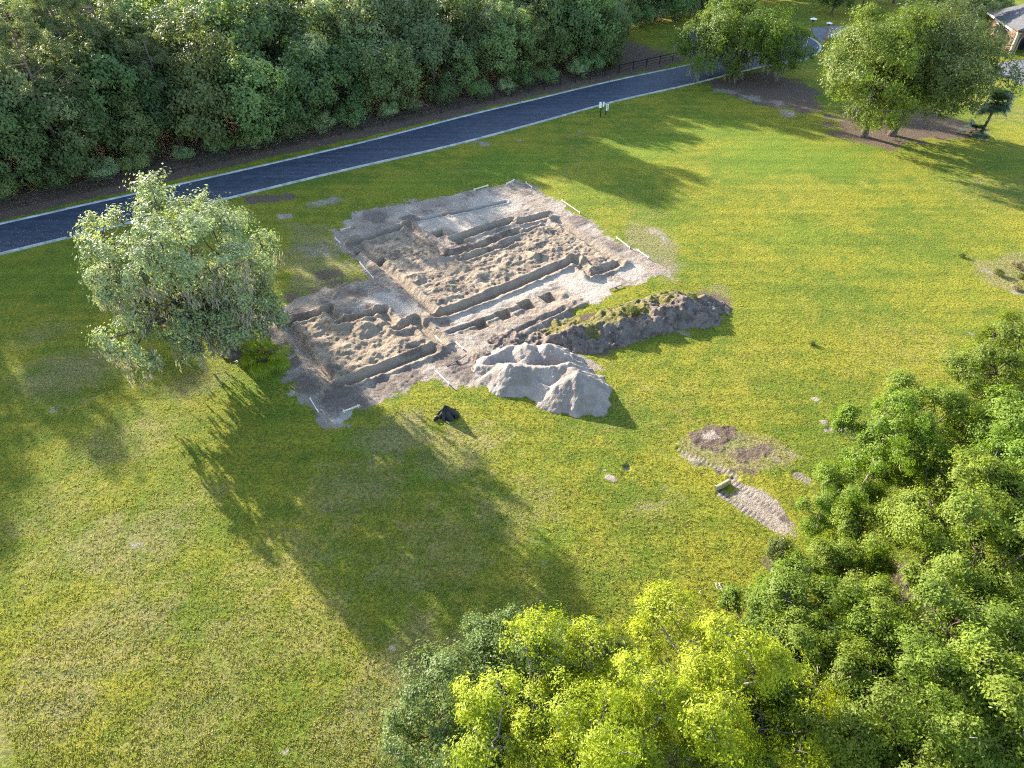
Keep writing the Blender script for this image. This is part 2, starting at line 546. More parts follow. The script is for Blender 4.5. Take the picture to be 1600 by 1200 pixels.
PADX = [(543, 334), (585, 326), (625, 320), (690, 309), (739, 299), (772, 296), (793, 289), (805, 283), (828, 290), (858, 309), (900, 335), (929, 350),
        (957, 371), (985, 388), (1013, 405), (1037, 430), (1012, 433), (975, 446), (950, 458), (925, 470), (900, 484), (870, 500), (830, 518), (790, 540),
        (775, 575), (748, 600), (722, 596), (700, 588), (680, 584), (650, 598), (620, 612), (580, 632), (545, 650), (517, 660), (500, 647), (484, 625), (470, 610),
        (458, 585), (450, 563), (435, 542), (420, 522), (411, 505), (410, 494), (444, 482), (466, 470), (490, 464), (520, 455), (555, 444), (580, 438),
        (566, 415), (546, 393), (526, 376), (533, 361), (556, 358), (548, 345)]
W2 = lambda pts: [at(*p)[:2] for p in pts]
PAD = W2(PADX)
TRENCH = [  # (points, half width, depth)
    ([(556, 378), (590, 410), (622, 436), (682, 494)], 0.26, 0.45), ([(556, 379), (600, 364), (636, 353)], 0.30, 0.50),
    ([(638, 353), (668, 378), (694, 400)], 0.24, 0.40), ([(711, 374), (760, 357), (800, 345)], 0.34, 0.55),
    ([(811, 348), (855, 336)], 0.32, 0.55), ([(696, 401), (750, 385), (808, 362)], 0.28, 0.45), ([(870, 344), (920, 378), (968, 409)], 0.30, 0.30),
    ([(922, 430), (967, 413)], 0.28, 0.50), ([(897, 406), (923, 430)], 0.26, 0.40), ([(684, 495), (760, 466), (830, 436), (897, 407)], 0.32, 0.60),
    ([(449, 506), (480, 553), (524, 606)], 0.30, 0.40), ([(450, 504), (480, 497), (514, 486)], 0.32, 0.65), ([(514, 486), (532, 506)], 0.28, 0.4),
    ([(532, 506), (562, 498), (597, 487)], 0.32, 0.65), ([(597, 487), (621, 515)], 0.28, 0.4), ([(621, 515), (649, 503)], 0.34, 0.60),
    ([(649, 502), (690, 537)], 0.30, 0.40), ([(524, 606), (600, 577), (676, 548)], 0.26, 0.55)]
PITS = [((858, 464), 0.55), ((824, 476), 0.55), ((789, 491), 0.55), ((752, 506), 0.5), ((687, 365), 0.5), ((560, 395), 0.3), ((596, 408), 0.35), ((720, 376), 0.5)]
ROOMS = [W2([(560, 381), (636, 357), (692, 401), (640, 430), (620, 432)]), W2([(625, 434), (696, 404), (810, 366), (868, 348), (962, 410), (924, 427), (896, 404), (686, 490)]),
         W2([(455, 508), (513, 490), (531, 509), (595, 491), (620, 518), (648, 507), (687, 539), (526, 602)])]
MOUNDS = [  # px, height, radius m
    ((572, 512), 0.85, 1.6), ((500, 507), 0.55, 1.5), ((625, 535), 0.6, 1.6), ((540, 545), 0.45, 1.4), ((585, 555), 0.45, 1.3), ((560, 575), 0.4, 1.2), ((500, 540), 0.45, 1.2),
    ((655, 535), 0.4, 1.0), ((650, 435), 0.45, 1.3), ((700, 445), 0.5, 1.4), ((690, 470), 0.5, 1.3), ((745, 430), 0.55, 1.5), ((780, 425), 0.5, 1.2), ((800, 405), 0.45, 1.4),
    ((835, 400), 0.5, 1.3), ((760, 450), 0.45, 1.1), ((720, 420), 0.45, 1.2), ((862, 392), 0.4, 1.2), ((845, 362), 0.5, 1.5), ((890, 375), 0.35, 1.2), ((930, 408), 0.5, 1.1),
    ((615, 385), 0.3, 1.5), ((585, 420), 0.3, 1.3), ((905, 470), 0.6, 1.1), ((880, 480), 0.4, 1.4), ((845, 490), 0.35, 1.2), ((882, 460), 0.3, 0.7), ((595, 455), 0.45, 0.9),
    ((552, 470), 0.3, 0.9), ((800, 330), 0.25, 1.6), ((655, 385), 0.3, 1.2), ((530, 455), 0.35, 1.2), ((500, 470), 0.3, 1.2), ((620, 470), 0.25, 1.0), ((740, 555), 0.3, 1.0), ((820, 470), 0.2, 0.8)]
PALE_SAND = [((760, 480), 1.6), ((800, 462), 1.6), ((720, 495), 1.3), ((840, 445), 1.5), ((770, 320), 3.2), ((725, 345), 2.6), ((680, 350), 2.0), ((930, 452), 2.6), ((900, 440), 2.0), ((860, 430), 1.8), ((600, 470), 1.8), ((640, 480), 1.6), ((540, 650), 1.0), ((985, 425), 1.5), ((430, 497), 1.0)]
DARK_SOIL = [((585, 340), 1.9), ((640, 340), 1.3), ((450, 545), 1.4), ((480, 600), 1.7), ((530, 628), 1.9), ((600, 605), 1.8), ((560, 620), 1.6), ((470, 490), 1.2), ((560, 460), 1.3), ((580, 480), 0.9),
             ((640, 590), 1.5), ((700, 560), 1.8), ((720, 580), 1.6), ((690, 395), 1.2), ((720, 390), 1.4), ((770, 375), 1.4), ((690, 545), 1.0), ((550, 385), 0.8), ((900, 345), 1.6), ((960, 385), 1.4),
             ((820, 300), 1.0), ((620, 400), 1.2), ((510, 580), 1.2), ((640, 555), 1.3), ((790, 365), 1.0), ((830, 505), 1.4), ((430, 515), 1.2), ((455, 570), 1.0)]


def site(x, y):
    """height change and masks of the whole ground sheet"""
    n = x.shape
    sand, tone, dark = np.zeros(n), np.full(n, 0.24), np.zeros(n)
    h = np.zeros(n)
    wob = 0.9 * (fbm(x * 0.9, y * 0.9, 4, 31) - 0.5)
    u, v = to_uv(x, y)
    sel = (u > 0) & (u < 50) & (v > 28) & (v < 74)
    xs, ys, ws = x[sel], y[sel], wob[sel]
    sd = poly_sd(xs, ys, PAD)
    ed = 1.8 * (fbm(xs * 0.55, ys * 0.55, 4, 131) - 0.5) + 1.1 * (fbm(xs * 2.2, ys * 2.2, 3, 132) - 0.5)
    pad = sstep(-1.1, 0.4, sd + ws + ed)
    inner = sstep(0.2, 1.4, sd)
    hs = -0.05 * inner + pad * (0.14 * (fbm(xs * 1.3, ys * 1.3, 4, 3) - 0.45) + 0.13 * (fbm(xs * 3.1, ys * 3.1, 4, 143) - 0.5))
    us_, vs_ = to_uv(xs, ys)
    rough = 0.55 * ridged(us_ * 0.38, vs_ * 1.25, 4, 9) + 0.45 * ridged(xs * 0.8, ys * 0.8, 4, 19)
    lump = fbm(xs * 1.9, ys * 1.9, 3, 21)
    ton, drk = 0.02 + 0.46 * fbm(xs * 0.7, ys * 0.7, 4, 5), 0.55 * sstep(0.50, 0.66, fbm(xs * 0.8, ys * 0.8, 4, 77))
    room = np.zeros(xs.shape)
    for k, R in enumerate(ROOMS):
        r = sstep(-0.1, 0.8, poly_sd(xs, ys, R))
        hs = hs + r * ((0.22, 0.40, 0.30)[k] * (rough - 0.45) + 0.09 * (lump - 0.4) + 0.20 * (fbm(xs * 3.4, ys * 3.4, 4, 141) - 0.5))
        room = np.maximum(room, r)
    ton = ton + 0.62 * room
    drk = np.maximum(drk, 0.62 * room * sstep(0.50, 0.66, fbm(xs * 1.5, ys * 1.5, 5, 151)))
    for (p, hh, rr) in MOUNDS:
        c = at(*p)
        d = np.hypot(xs - c[0], ys - c[1]) / rr
        k = np.clip(1 - d * (0.85 + 0.5 * (lump - 0.2)), 0, 1)
        hs = hs + hh * k ** 1.15 * 0.68
        ton = ton + 0.35 * sstep(0, 0.5, k)
    for (p, rr) in PALE_SAND:
        c = at(*p)
        k = sstep(1.1, 0.5, np.hypot(xs - c[0], ys - c[1]) / rr + 0.8 * ws)
        ton, drk = ton * (1 - k) + 0.0 * k, drk * (1 - k)
        hs = hs * (1 - 0.7 * k)
    for (p, rr) in DARK_SOIL:
        c = at(*p)
        k = sstep(1.1, 0.4, np.hypot(xs - c[0], ys - c[1]) / rr + 0.9 * ws)
        drk = np.maximum(drk, 0.72 * k)
        hs = hs + 0.12 * k * (rough - 0.3)
    # wheel ruts south of the plan
    for a, b in (((790, 545), (905, 490)), ((800, 535), (915, 480)), ((770, 535), (880, 485)), ((700, 520), (820, 478)), ((705, 335), (790, 315)), ((650, 345), (720, 330)), ((790, 372), (850, 352)), ((720, 408), (800, 380))):
        d = seg_d(xs, ys, at(*a)[:2], at(*b)[:2]) + 0.3 * ws
        hs = hs - 0.14 * np.exp(-(d / 0.18) ** 2) + 0.09 * np.exp(-((d - 0.4) / 0.16) ** 2)
        drk = np.maximum(drk, 0.55 * np.exp(-(d / 0.35) ** 2))
    for (pts, hw, dep) in TRENCH:
        d = np.full(xs.shape, 1e9)
        for i in range(len(pts) - 1):
            d = np.minimum(d, seg_d(xs, ys, at(*pts[i])[:2], at(*pts[i + 1])[:2]))
        d = d + 0.16 * (lump - 0.5)
        hw = hw * 0.85
        k = sstep(hw + 0.10, hw - 0.04, d)
        hs = hs + 0.22 * np.exp(-((d - hw - 0.45) / 0.22) ** 2) * (0.35 + lump)      # spoil thrown beside it
        hs = hs * (1 - k) - 0.62 * dep * k
        drk = np.maximum(drk * (1 - k), 0.42 * k)
        ton = np.maximum(ton, 0.7 * sstep(hw + 0.8, hw + 0.2, d))
    for (p, rr) in PITS:
        c = at(*p)
        uu, vv = to_uv(xs - c[0], ys - c[1])
        d = np.maximum(np.abs(uu), np.abs(vv)) + 0.12 * (lump - 0.5)
        k = sstep(rr + 0.12, rr - 0.12, d)
        hs = hs * (1 - k) - 0.6 * k
        ton = np.maximum(ton, 0.85 * sstep(rr + 0.7, rr, d))
        drk = np.maximum(drk, 0.35 * k)
    h[sel] = hs * pad
    sand[sel] = pad
    tone[sel] = np.clip(ton, 0, 1)
    dark[sel] = np.clip(drk, 0, 1)
    # ---- loose patches of sand and soil out on the grass
    litter, dry, lush = np.zeros(n), np.zeros(n), np.zeros(n)
    far = (u > -120) & (u < 170) & (v > -40) & (v < 190)

    def blot(pts, soft, wobk, target, amt, seed=0):
        P = W2(pts)
        cx = np.mean([p[0] for p in P]); cy = np.mean([p[1] for p in P])
        R = max(math.hypot(p[0] - cx, p[1] - cy) for p in P) + 4 + soft
        s = np.hypot(x - cx, y - cy) < R
        d = poly_sd(x[s], y[s], P) + wobk * (fbm(x[s] * 0.6, y[s] * 0.6, 4, 50 + seed) - 0.5)
        target[s] = np.maximum(target[s], amt * sstep(-soft, soft, d))

    def spot(px, r, target, amt, el=1.0, rot=0.0, dz=0.0):
        c = at(*px)
        s = np.hypot(x - c[0], y - c[1]) < r * max(el, 1) * 2 + 1
        dx, dy = x[s] - c[0], y[s] - c[1]
        a, b = dx * math.cos(rot) + dy * math.sin(rot), -dx * math.sin(rot) + dy * math.cos(rot)
        d = np.hypot(a / el, b) / r + 0.9 * (fbm(x[s] * 1.7, y[s] * 1.7, 3, 5) - 0.5)
        k = sstep(1.45, 0.30, d) if target is lush or target is dry else sstep(1.25, 0.35, d)
        target[s] = np.maximum(target[s], amt * k)
        h[s] += dz * k

    # bare sand around the plan
    blot([(478, 318), (520, 303), (548, 306), (530, 322), (490, 328)], 1.4, 3.0, sand, 0.60, 1)
    blot([(385, 308), (450, 300), (462, 308), (430, 318), (392, 322)], 0.8, 2.0, litter, 0.75, 2)
    blot([(432, 335), (463, 330), (460, 340), (436, 344)], 0.4, 1.0, sand, 0.7, 3)
    blot([(450, 350), (520, 345), (535, 380), (560, 420), (560, 440), (460, 470), (440, 440), (440, 400)], 1.5, 3.0, dry, 0.75, 4)
    blot([(455, 385), (520, 370), (530, 400), (480, 410)], 1.0, 2.5, sand, 0.50, 5)
    blot([(480, 425), (540, 415), (545, 432), (490, 442)], 0.5, 2.0, litter, 0.6, 6)
    blot([(440, 455), (560, 428), (575, 438), (500, 458), (445, 478)], 0.6, 1.0, litter, 0.55, 26)
    blot([(985, 350), (1030, 350), (1062, 375), (1068, 420), (1045, 440), (1030, 425), (1010, 400), (975, 375)], 1.0, 2.5, dry, 0.95, 7)
    blot([(1010, 352), (1045, 362), (1055, 385), (1030, 385)], 0.8, 2.4, sand, 0.58, 8)
    blot([(1020, 405), (1060, 395), (1060, 430), (1040, 436)], 0.7, 2.0, sand, 0.46, 9)
    # under the trees by the road
    blot([(1090, 128), (1140, 116), (1200, 110), (1275, 135), (1290, 165), (1255, 180), (1180, 160), (1120, 140)], 2.4, 5.0, litter, 0.80, 10)
    blot([(1098, 131), (1140, 140), (1175, 148), (1215, 158), (1235, 168), (1225, 178), (1180, 160), (1120, 143)], 1.6, 5.0, sand, 0.60, 11)
    blot([(1212, 170), (1240, 168), (1243, 182), (1220, 184)], 1.4, 3.0, sand, 0.66, 12)
    blot([(1280, 185), (1330, 165), (1440, 165), (1540, 195), (1545, 215), (1460, 222), (1400, 236), (1340, 232), (1295, 212)], 2.8, 7.0, litter, 0.70, 13)
    # trimmed verge beyond the road, woods floor
    vr = v + 1.6 * (fbm(x * 0.25, y * 0.25, 4, 4) - 0.5)
    litter[:] = np.maximum(litter, 0.88 * sstep(81.7, 83.6, vr) * sstep(108, 84, u - 0.0) * far)
    litter[:] = np.maximum(litter, 0.9 * sstep(105, 109, vr) * far * (u < 140))
    blot([(850, 505), (900, 492), (960, 482), (1040, 462), (1100, 448), (1140, 470), (1130, 500), (1060, 512), (1000, 530), (950, 556), (880, 556), (800, 545)], 0.8, 2.6, litter, 0.62, 30)
    blot([(1090, 448), (1130, 440), (1150, 452), (1140, 470)], 0.6, 2.0, dry, 0.7, 31)
    # torn ground near the lower trees
    blot([(1060, 690), (1100, 660), (1150, 672), (1210, 690), (1250, 712), (1240, 735), (1160, 735), (1085, 725)], 0.5, 1.6, dry, 0.9, 14)
    blot([(1075, 680), (1110, 660), (1150, 668), (1165, 690), (1120, 705), (1080, 700)], 0.4, 1.6, litter, 0.66, 15)
    blot([(1092, 678), (1112, 672), (1124, 685), (1105, 694)], 0.4, 1.2, sand, 0.7, 16)
    blot([(1056, 700), (1085, 705), (1110, 720), (1090, 730), (1062, 715)], 0.3, 1.2, sand, 0.55, 17)
    blot([(1130, 705), (1190, 705), (1200, 722), (1150, 732)], 0.3, 1.4, litter, 0.55, 18)
    blot([(1142, 750), (1175, 755), (1208, 775), (1235, 800), (1245, 830), (1225, 838), (1190, 822), (1150, 795), (1130, 775), (1128, 765), (1140, 762)], 0.6, 2.0, sand, 0.74, 19)
    blot([(1188, 868), (1222, 872), (1225, 905), (1205, 908)], 0.3, 1.0, litter, 0.9, 20)
    blot([(1195, 868), (1215, 875), (1220, 892), (1205, 890)], 0.3, 1.0, sand, 0.6, 21)
    blot([(1275, 850), (1360, 850), (1480, 900), (1530, 1000), (1420, 990), (1330, 900)], 0.8, 2.0, litter, 0.85, 22)
    blot([(1440, 940), (1700, 860), (1700, 1250), (1380, 1250), (1300, 1050)], 1.2, 2.0, litter, 0.75, 23)
    blot([(1500, 400), (1600, 395), (1640, 440), (1600, 470), (1540, 440)], 1.2, 4.0, dry, 0.85, 24)
    blot([(1100, 690), (1145, 700), (1200, 695), (1215, 712), (1160, 722), (1110, 716)], 0.35, 2.0, litter, 0.60, 33)
    blot([(1085, 722), (1130, 728), (1180, 736), (1170, 748), (1120, 744)], 0.35, 2.0, litter, 0.52, 34)
    c_ = at(1150, 705)
    s = np.hypot(x - c_[0], y - c_[1]) < 6.5
    tk = np.clip(litter[s] * 1.3, 0, 1)
    h[s] += tk * 0.22 * (ridged(x[s] * 1.5, y[s] * 1.5, 4, 35) - 0.5)
    for a, b, w, am, nb in (((1062, 702), (1150, 745), 0.30, 0.55, 14), ((1075, 698), (1200, 706), 0.28, 0.42, 12), ((1200, 700), (1215, 720), 0.3, 0.5, 4), ((1145, 752), (1232, 815), 0.30, 0.72, 15), ((1126, 772), (1222, 834), 0.30, 0.72, 15),
                            ((1232, 708), (1252, 714), 0.25, 0.5, 4), ((1247, 742), (1262, 752), 0.4, 0.6, 4), ((1290, 672), (1322, 668), 0.22, 0.7, 3), ((1000, 795), (1040, 788), 0.3, 0.45, 12), ((1040, 760), (1075, 785), 0.3, 0.4, 12), ((1000, 690), (1060, 720), 0.3, 0.35, 14)):
        A_, B_ = np.array(at(*a)[:2]), np.array(at(*b)[:2])
        s = seg_d(x, y, A_, B_) < 1.2
        d = seg_d(x[s], y[s], A_, B_)
        L = np.linalg.norm(B_ - A_)
        t = ((x[s] - A_[0]) * (B_[0] - A_[0]) + (y[s] - A_[1]) * (B_[1] - A_[1])) / L
        d = d + 0.35 * (fbm(x[s] * 1.8, y[s] * 1.8, 4, 55) - 0.5)
        k = sstep(w * 1.3, w * 0.5, d)
        cl = 0.5 + 0.5 * np.cos(2 * math.pi * t / (L / nb))
        rel = 1.0 if am > 0.5 else 0.15
        cl = cl * (0.4 + 1.2 * fbm(x[s] * 2.1, y[s] * 2.1, 3, 8))
        h[s] += rel * (k * (0.04 * cl - 0.04) + 0.03 * np.exp(-((d - w * 1.4) / 0.14) ** 2))
        sand[s] = np.maximum(sand[s], am * k)
        dark[s] = np.maximum(dark[s], 0.8 * k * np.clip(1 - cl, 0, 1))
    for a, b, w, am in (((885, 200), (893, 232), .25, .5), ((893, 232), (884, 275), .25, .5), ((903, 205), (909, 236), .25, .5), ((909, 236), (898, 282), .25, .5), ((520, 285), (760, 262), .3, .45), ((560, 275), (740, 268), .3, .4), ((900, 250), (1010, 320), .4, .35),
                        ((90, 640), (330, 560), .3, .4), ((40, 760), (300, 720), .35, .35), ((900, 560), (1060, 690), .35, .4), ((930, 550), (1100, 670), .35, .4), ((300, 640), (420, 700), .3, .3)):
        A_, B_ = np.array(at(*a)[:2]), np.array(at(*b)[:2])
        s = seg_d(x, y, A_, B_) < 1.2
        d = seg_d(x[s], y[s], A_, B_) + 0.5 * (fbm(x[s] * 0.5, y[s] * 0.5, 3, 56) - 0.5)
        dry[s] = np.maximum(dry[s], am * sstep(w * 1.6, w * 0.4, d))
    for px, r, am, el, dz in (((1274, 624), 0.30, 0.9, 1.3, 0.03), ((1287, 660), 0.38, 0.85, 1.0, 0.05), ((1312, 672), 0.3, 0.6, 1.6, 0.0), ((755, 224), 0.9, 0.7, 1.8, 0.0), ((811, 219), 0.6, 0.75, 1.3, 0), ((905, 206), 0.8, 0.55, 1.5, 0), ((612, 1012), 0.25, 0.7, 1, 0), ((955, 748), 0.30, 0.8, 1.9, 0.06),
                              ((980, 731), 0.22, 0.85, 1.2, -0.18), ((690, 1040), 0.3, 0.5, 1.4, 0), ((215, 850), 0.5, 0.55, 1.6, 0), ((85, 640), 0.6, 0.5, 1.6, 0), ((445, 1175), 0.2, 0.7, 1, 0), ((1185, 608), 0.25, 0.55, 1.2, 0), ((1070, 522), 0.5, 0.6, 1.6, 0), ((1545, 425), 0.7, 0.6, 1.7, 0), ((1585, 455), 0.7, 0.6, 1.4, 0),
                              ((1518, 522), 0.35, 0.6, 1.2, 0), ((890, 565), 1.3, 0.9, 1.5, 0.03), ((920, 570), 0.8, 0.8, 2.0, 0.02), ((1350, 285), 0.5, 0.55, 1.4, 0), ((1530, 282), 0.8, 0.5, 1.4, 0), ((850, 880), 0.3, 0.4, 1.2, 0), ((945, 735), 0.16, 0.7, 1, 0)):
        spot(px, r, sand, am, el, -0.6, dz)
    for px, r, am in (((195, 690), 3.0, 0.42), ((220, 850), 3.0, 0.50), ((120, 860), 3.0, 0.36), ((440, 880), 3.0, 0.38), ((160, 1000), 3.5, 0.50), ((650, 1050), 3.0, 0.55), ((650, 1110), 2.5, 0.6), ((560, 1150), 3.0, 0.42), ((90, 800), 2.5, 0.36), ((300, 780), 2.5, 0.30), ((380, 1010), 3.0, 0.40), ((1150, 620), 4.0, 0.28), ((1050, 640), 4.0, 0.34),
                      ((1400, 540), 4.5, 0.4), ((1300, 480), 4.0, 0.25), ((1240, 300), 5.0, 0.3), ((960, 640), 3.0, 0.38), ((620, 680), 2.2, 0.6), ((720, 700), 2.8, 0.5), ((560, 760), 3.0, 0.45), ((680, 860), 3.5, 0.4), ((800, 800), 3.0, 0.4), ((300, 600), 2.0, 0.5), ((110, 580), 3.0, 0.6), ((70, 520), 2.0, 0.4), ((1010, 340), 3.0, 0.4), ((150, 840), 2.0, 0.5), ((940, 880), 2.4, 0.35), ((1020, 800), 2.0, 0.4),
                      ((60, 1110), 3.0, 0.5), ((300, 1110), 3.0, 0.42), ((480, 980), 2.6, 0.4), ((820, 930), 2.2, 0.3), ((1180, 560), 3.2, 0.3), ((985, 300), 3.0, 0.25), ((1560, 300), 5.0, 0.45), ((1580, 180), 5.0, 0.5), ((1480, 350), 4.0, 0.2)):
        spot(px, r * 1.15, dry, min(0.85, am * (1.35 if px[0] < 850 else 0.95)), 1.3, 0.6)
    for px, r, am in (((1200, 240), 8.0, 0.75), ((1300, 250), 6.0, 0.7), ((1000, 230), 7.0, 0.7), ((1100, 200), 7.0, 0.65), ((1250, 370), 5.0, 0.55), ((1400, 420), 5.0, 0.4), ((900, 300), 5.0, 0.5), ((1180, 480), 4.0, 0.45), ((60, 430), 5.0, 0.6), ((650, 290), 5.0, 0.6), ((800, 260), 6.0, 0.7), ((580, 900), 2.0, 0.6), ((520, 870), 1.2, 0.7),
                      ((470, 640), 3.0, 0.6), ((560, 690), 2.0, 0.7), ((630, 1082), 0.4, 0.9), ((860, 845), 1.6, 0.8), ((660, 745), 1.2, 0.7), ((440, 520), 2.0, 0.8), ((410, 590), 3.0, 0.8), ((1510, 450), 3.0, 0.4), ((1270, 535), 0.5, 0.9), ((300, 740), 3.0, 0.25), ((60, 900), 3.0, 0.4), ((250, 930), 2.5, 0.35), ((600, 960), 2.0, 0.4), ((1560, 250), 5.0, 0.5), ((1100, 800), 3.0, 0.4), ((1000, 900), 3.0, 0.3)):
        spot(px, r, lush, am, 1.3, 0.6)
    inroad = np.zeros(n)
    s = far & (v > 68)
    inroad[s] = sstep(-1.2, -0.1, poly_sd(x[s], y[s], ROAD_POLY))
    return h, sand, tone, dark, litter, dry, lush, inroad


def axis(lo, hi, step, mlo, mhi, mstep, far):
    a = list(np.arange(lo, hi, step))
    b = list(np.arange(hi, mhi, mstep))
    c = list(np.arange(lo - mstep, mlo, -mstep))[::-1]
    out, k, s = [], mhi, mstep
    while k < far:
        s *= 1.35
        k += s
        out.append(k)
    low, k, s = [], mlo, mstep
    while k > -far:
        s *= 1.35
        k -= s
        low.append(k)
    return np.array(low[::-1] + c + a + b + out)


ua = axis(4.0, 40.0, 0.09, -62, 125, 0.5, 1500)
va = axis(12.0, 62.0, 0.09, -20, 118, 0.5, 1500)
UU, VV = np.meshgrid(ua, va, indexing='ij')
GX, GY = to_xy(UU.ravel(), VV.ravel())
gh, g_sand, g_tone, g_dark, g_lit, g_dry, g_lush, g_road = site(GX, GY)
GZ = (gz(GX, GY) + gh) * (1 - g_road) - 0.10 * g_road
# grass stands a few centimetres up, in clumps
grassy = (1 - np.clip(g_sand * 1.6, 0, 1)) * (1 - np.clip(g_lit, 0, 1)) * (1 - g_road)
GZ = GZ + grassy * 0.05 * (fbm(GX * 2.3, GY * 2.3, 2, 91) - 0.5)
nu, nv = len(ua), len(va)
ii, jj = np.meshgrid(np.arange(nu - 1), np.arange(nv - 1), indexing='ij')
quads = np.stack([ii * nv + jj, (ii + 1) * nv + jj, (ii + 1) * nv + jj + 1, ii * nv + jj + 1], -1).reshape(-1, 4)
one = np.ones_like(GX)
mA = np.stack([g_sand, g_tone, g_dark, one], -1)
mB = np.stack([g_lit, g_dry, g_lush, one], -1)
verts = np.stack([GX, GY, GZ], -1)
qc_x, qc_y = verts[quads].mean(1)[:, 0], verts[quads].mean(1)[:, 1]
qu, qv = to_uv(qc_x, qc_y)
cand = (qu > 0) & (qu < 50) & (qv > 28) & (qv < 74)
inpad = np.zeros(len(quads), bool)
inpad[cand] = poly_sd(qc_x[cand], qc_y[cand], PAD) > 0.0


def sub_sheet(name, mask):
    q = quads[mask]
    used = np.unique(q)
    remap = np.full(len(verts), -1)
    remap[used] = np.arange(len(used))
    me = mesh_np(name, verts[used], remap[q], M_GROUND, True, {'maskA': ('FLOAT_COLOR', mA[used]), 'maskB': ('FLOAT_COLOR', mB[used])})
    o = link(name, me)
    o['kind'] = 'structure'
    return o


sub_sheet('ground', ~inpad)
pad_o = sub_sheet('building_plot', inpad)
pad_o['label'] = 'pale sandy plot dug with foundation trenches, between the leafy tree and the sand pile'


def gzp(x, y):
    return float(gz(np.array([x]), np.array([y]))[0])


def on(u, v, dz=0.0):
    p = at(u, v)
    return (p[0], p[1], gzp(p[0], p[1]) + dz)


# ------------------------------------------------------------------ road, kerb, drives
fill_poly('road', ROAD_POLY, 0.0, M_ROAD)


def ribbon(name, pts, w, h, mat, z0=-0.1):
    pts = np.asarray(pts)
    t = np.gradient(pts, axis=0)
    t /= np.linalg.norm(t, axis=1)[:, None]
    nrm = np.stack([-t[:, 1], t[:, 0]], -1)
    prof = [(-w / 2, z0), (-w / 2 + 0.02, h), (w / 2 - 0.1, h), (w / 2, 0.012), (w / 2 + 0.02, z0)]
    V = np.stack([np.column_stack([pts + nrm * a, np.full(len(pts), b)]) for a, b in prof], 1)
    n, k = len(pts), len(prof)
    i, j = np.meshgrid(np.arange(n - 1), np.arange(k - 1), indexing='ij')
    q = np.stack([i * k + j, i * k + j + 1, (i + 1) * k + j + 1, (i + 1) * k + j], -1).reshape(-1, 4)
    o = link(name, mesh_np(name, V.reshape(-1, 3), q, mat, False))
    o['kind'] = 'structure'
    return o


dense = []
for i in range(len(outline) - 1):
    a, b = outline[i], outline[i + 1]
    m_ = max(1, int(np.linalg.norm(b - a) / 2.0))
    for k in range(m_):
        dense.append(a + (b - a) * k / m_)
dense.append(outline[-1])
ribbon('kerb', dense, 0.36, 0.07, M_KERB)
fill_poly('driveway', W2([(1284, 66), (1300, 58), (1330, 63), (1430, 74), (1430, 52), (1340, 42), (1300, 40), (1268, 44), (1272, 56)]), 0.02, M_DRIVE)
fill_poly('house_driveway', W2([(1552, 112), (1562, 98), (1600, 93), (1760, 98), (1760, 185), (1600, 134)]), 0.02, M_DRIVE)

# ------------------------------------------------------------------ mounds
def mound(name, hfun, u0, u1, v0, v1, step, mat, maskfun=None):
    a, b = np.arange(u0, u1, step), np.arange(v0, v1, step)
    U_, V_ = np.meshgrid(a, b, indexing='ij')
    x, y = to_xy(U_.ravel(), V_.ravel())
    h = hfun(x, y)
    base = gz(x, y)
    z = np.where(h > 0, base + h, base + np.maximum(h, -0.3) - 0.05)
    na, nb = len(a), len(b)
    i, j = np.meshgrid(np.arange(na - 1), np.arange(nb - 1), indexing='ij')
    q = np.stack([i * nb + j, (i + 1) * nb + j, (i + 1) * nb + j + 1, i * nb + j + 1], -1).reshape(-1, 4)
    q = q[(h[q] > 0.0).any(1)]
    used = np.unique(q)
    rm = np.full(len(x), -1)
    rm[used] = np.arange(len(used))
    at_ = {}
    if maskfun:
        g = maskfun(x, y, h)[used]
        at_ = {'maskA': ('FLOAT_COLOR', np.stack([g, g, g, np.ones_like(g)], -1))}
    me = mesh_np(name, np.stack([x, y, z], -1)[used], rm[q], mat, True, at_)
    return link(name, me)


RIDGES = [((796, 566, 1.55), (830, 570, 1.40)), ((830, 570, 1.40), (868, 571, 1.55)), ((868, 571, 1.55), (889, 566, 1.85)), ((893, 572, 1.75), (900, 580, 1.95)), ((900, 580, 1.95), (918, 600, 1.25)), ((900, 580, 1.95), (872, 600, 1.15)), ((823, 537, 1.60), (829, 545, 1.45)),
          ((858, 537, 1.60), (868, 542, 1.45)), ((868, 542, 1.45), (892, 560, 1.0)), ((765, 556, 0.85), (788, 545, 1.15)), ((788, 545, 1.15), (806, 540, 1.0)), ((796, 566, 1.55), (784, 578, 0.95)), ((830, 590, 0.85), (855, 602, 0.75)), ((748, 572, 0.35), (772, 572, 0.6)), ((885, 548, 0.7), (905, 556, 0.4))]
RW = [(np.array(at(*p)[:2]), p[2], np.array(at(*q)[:2]), q[2]) for p, q in RIDGES]


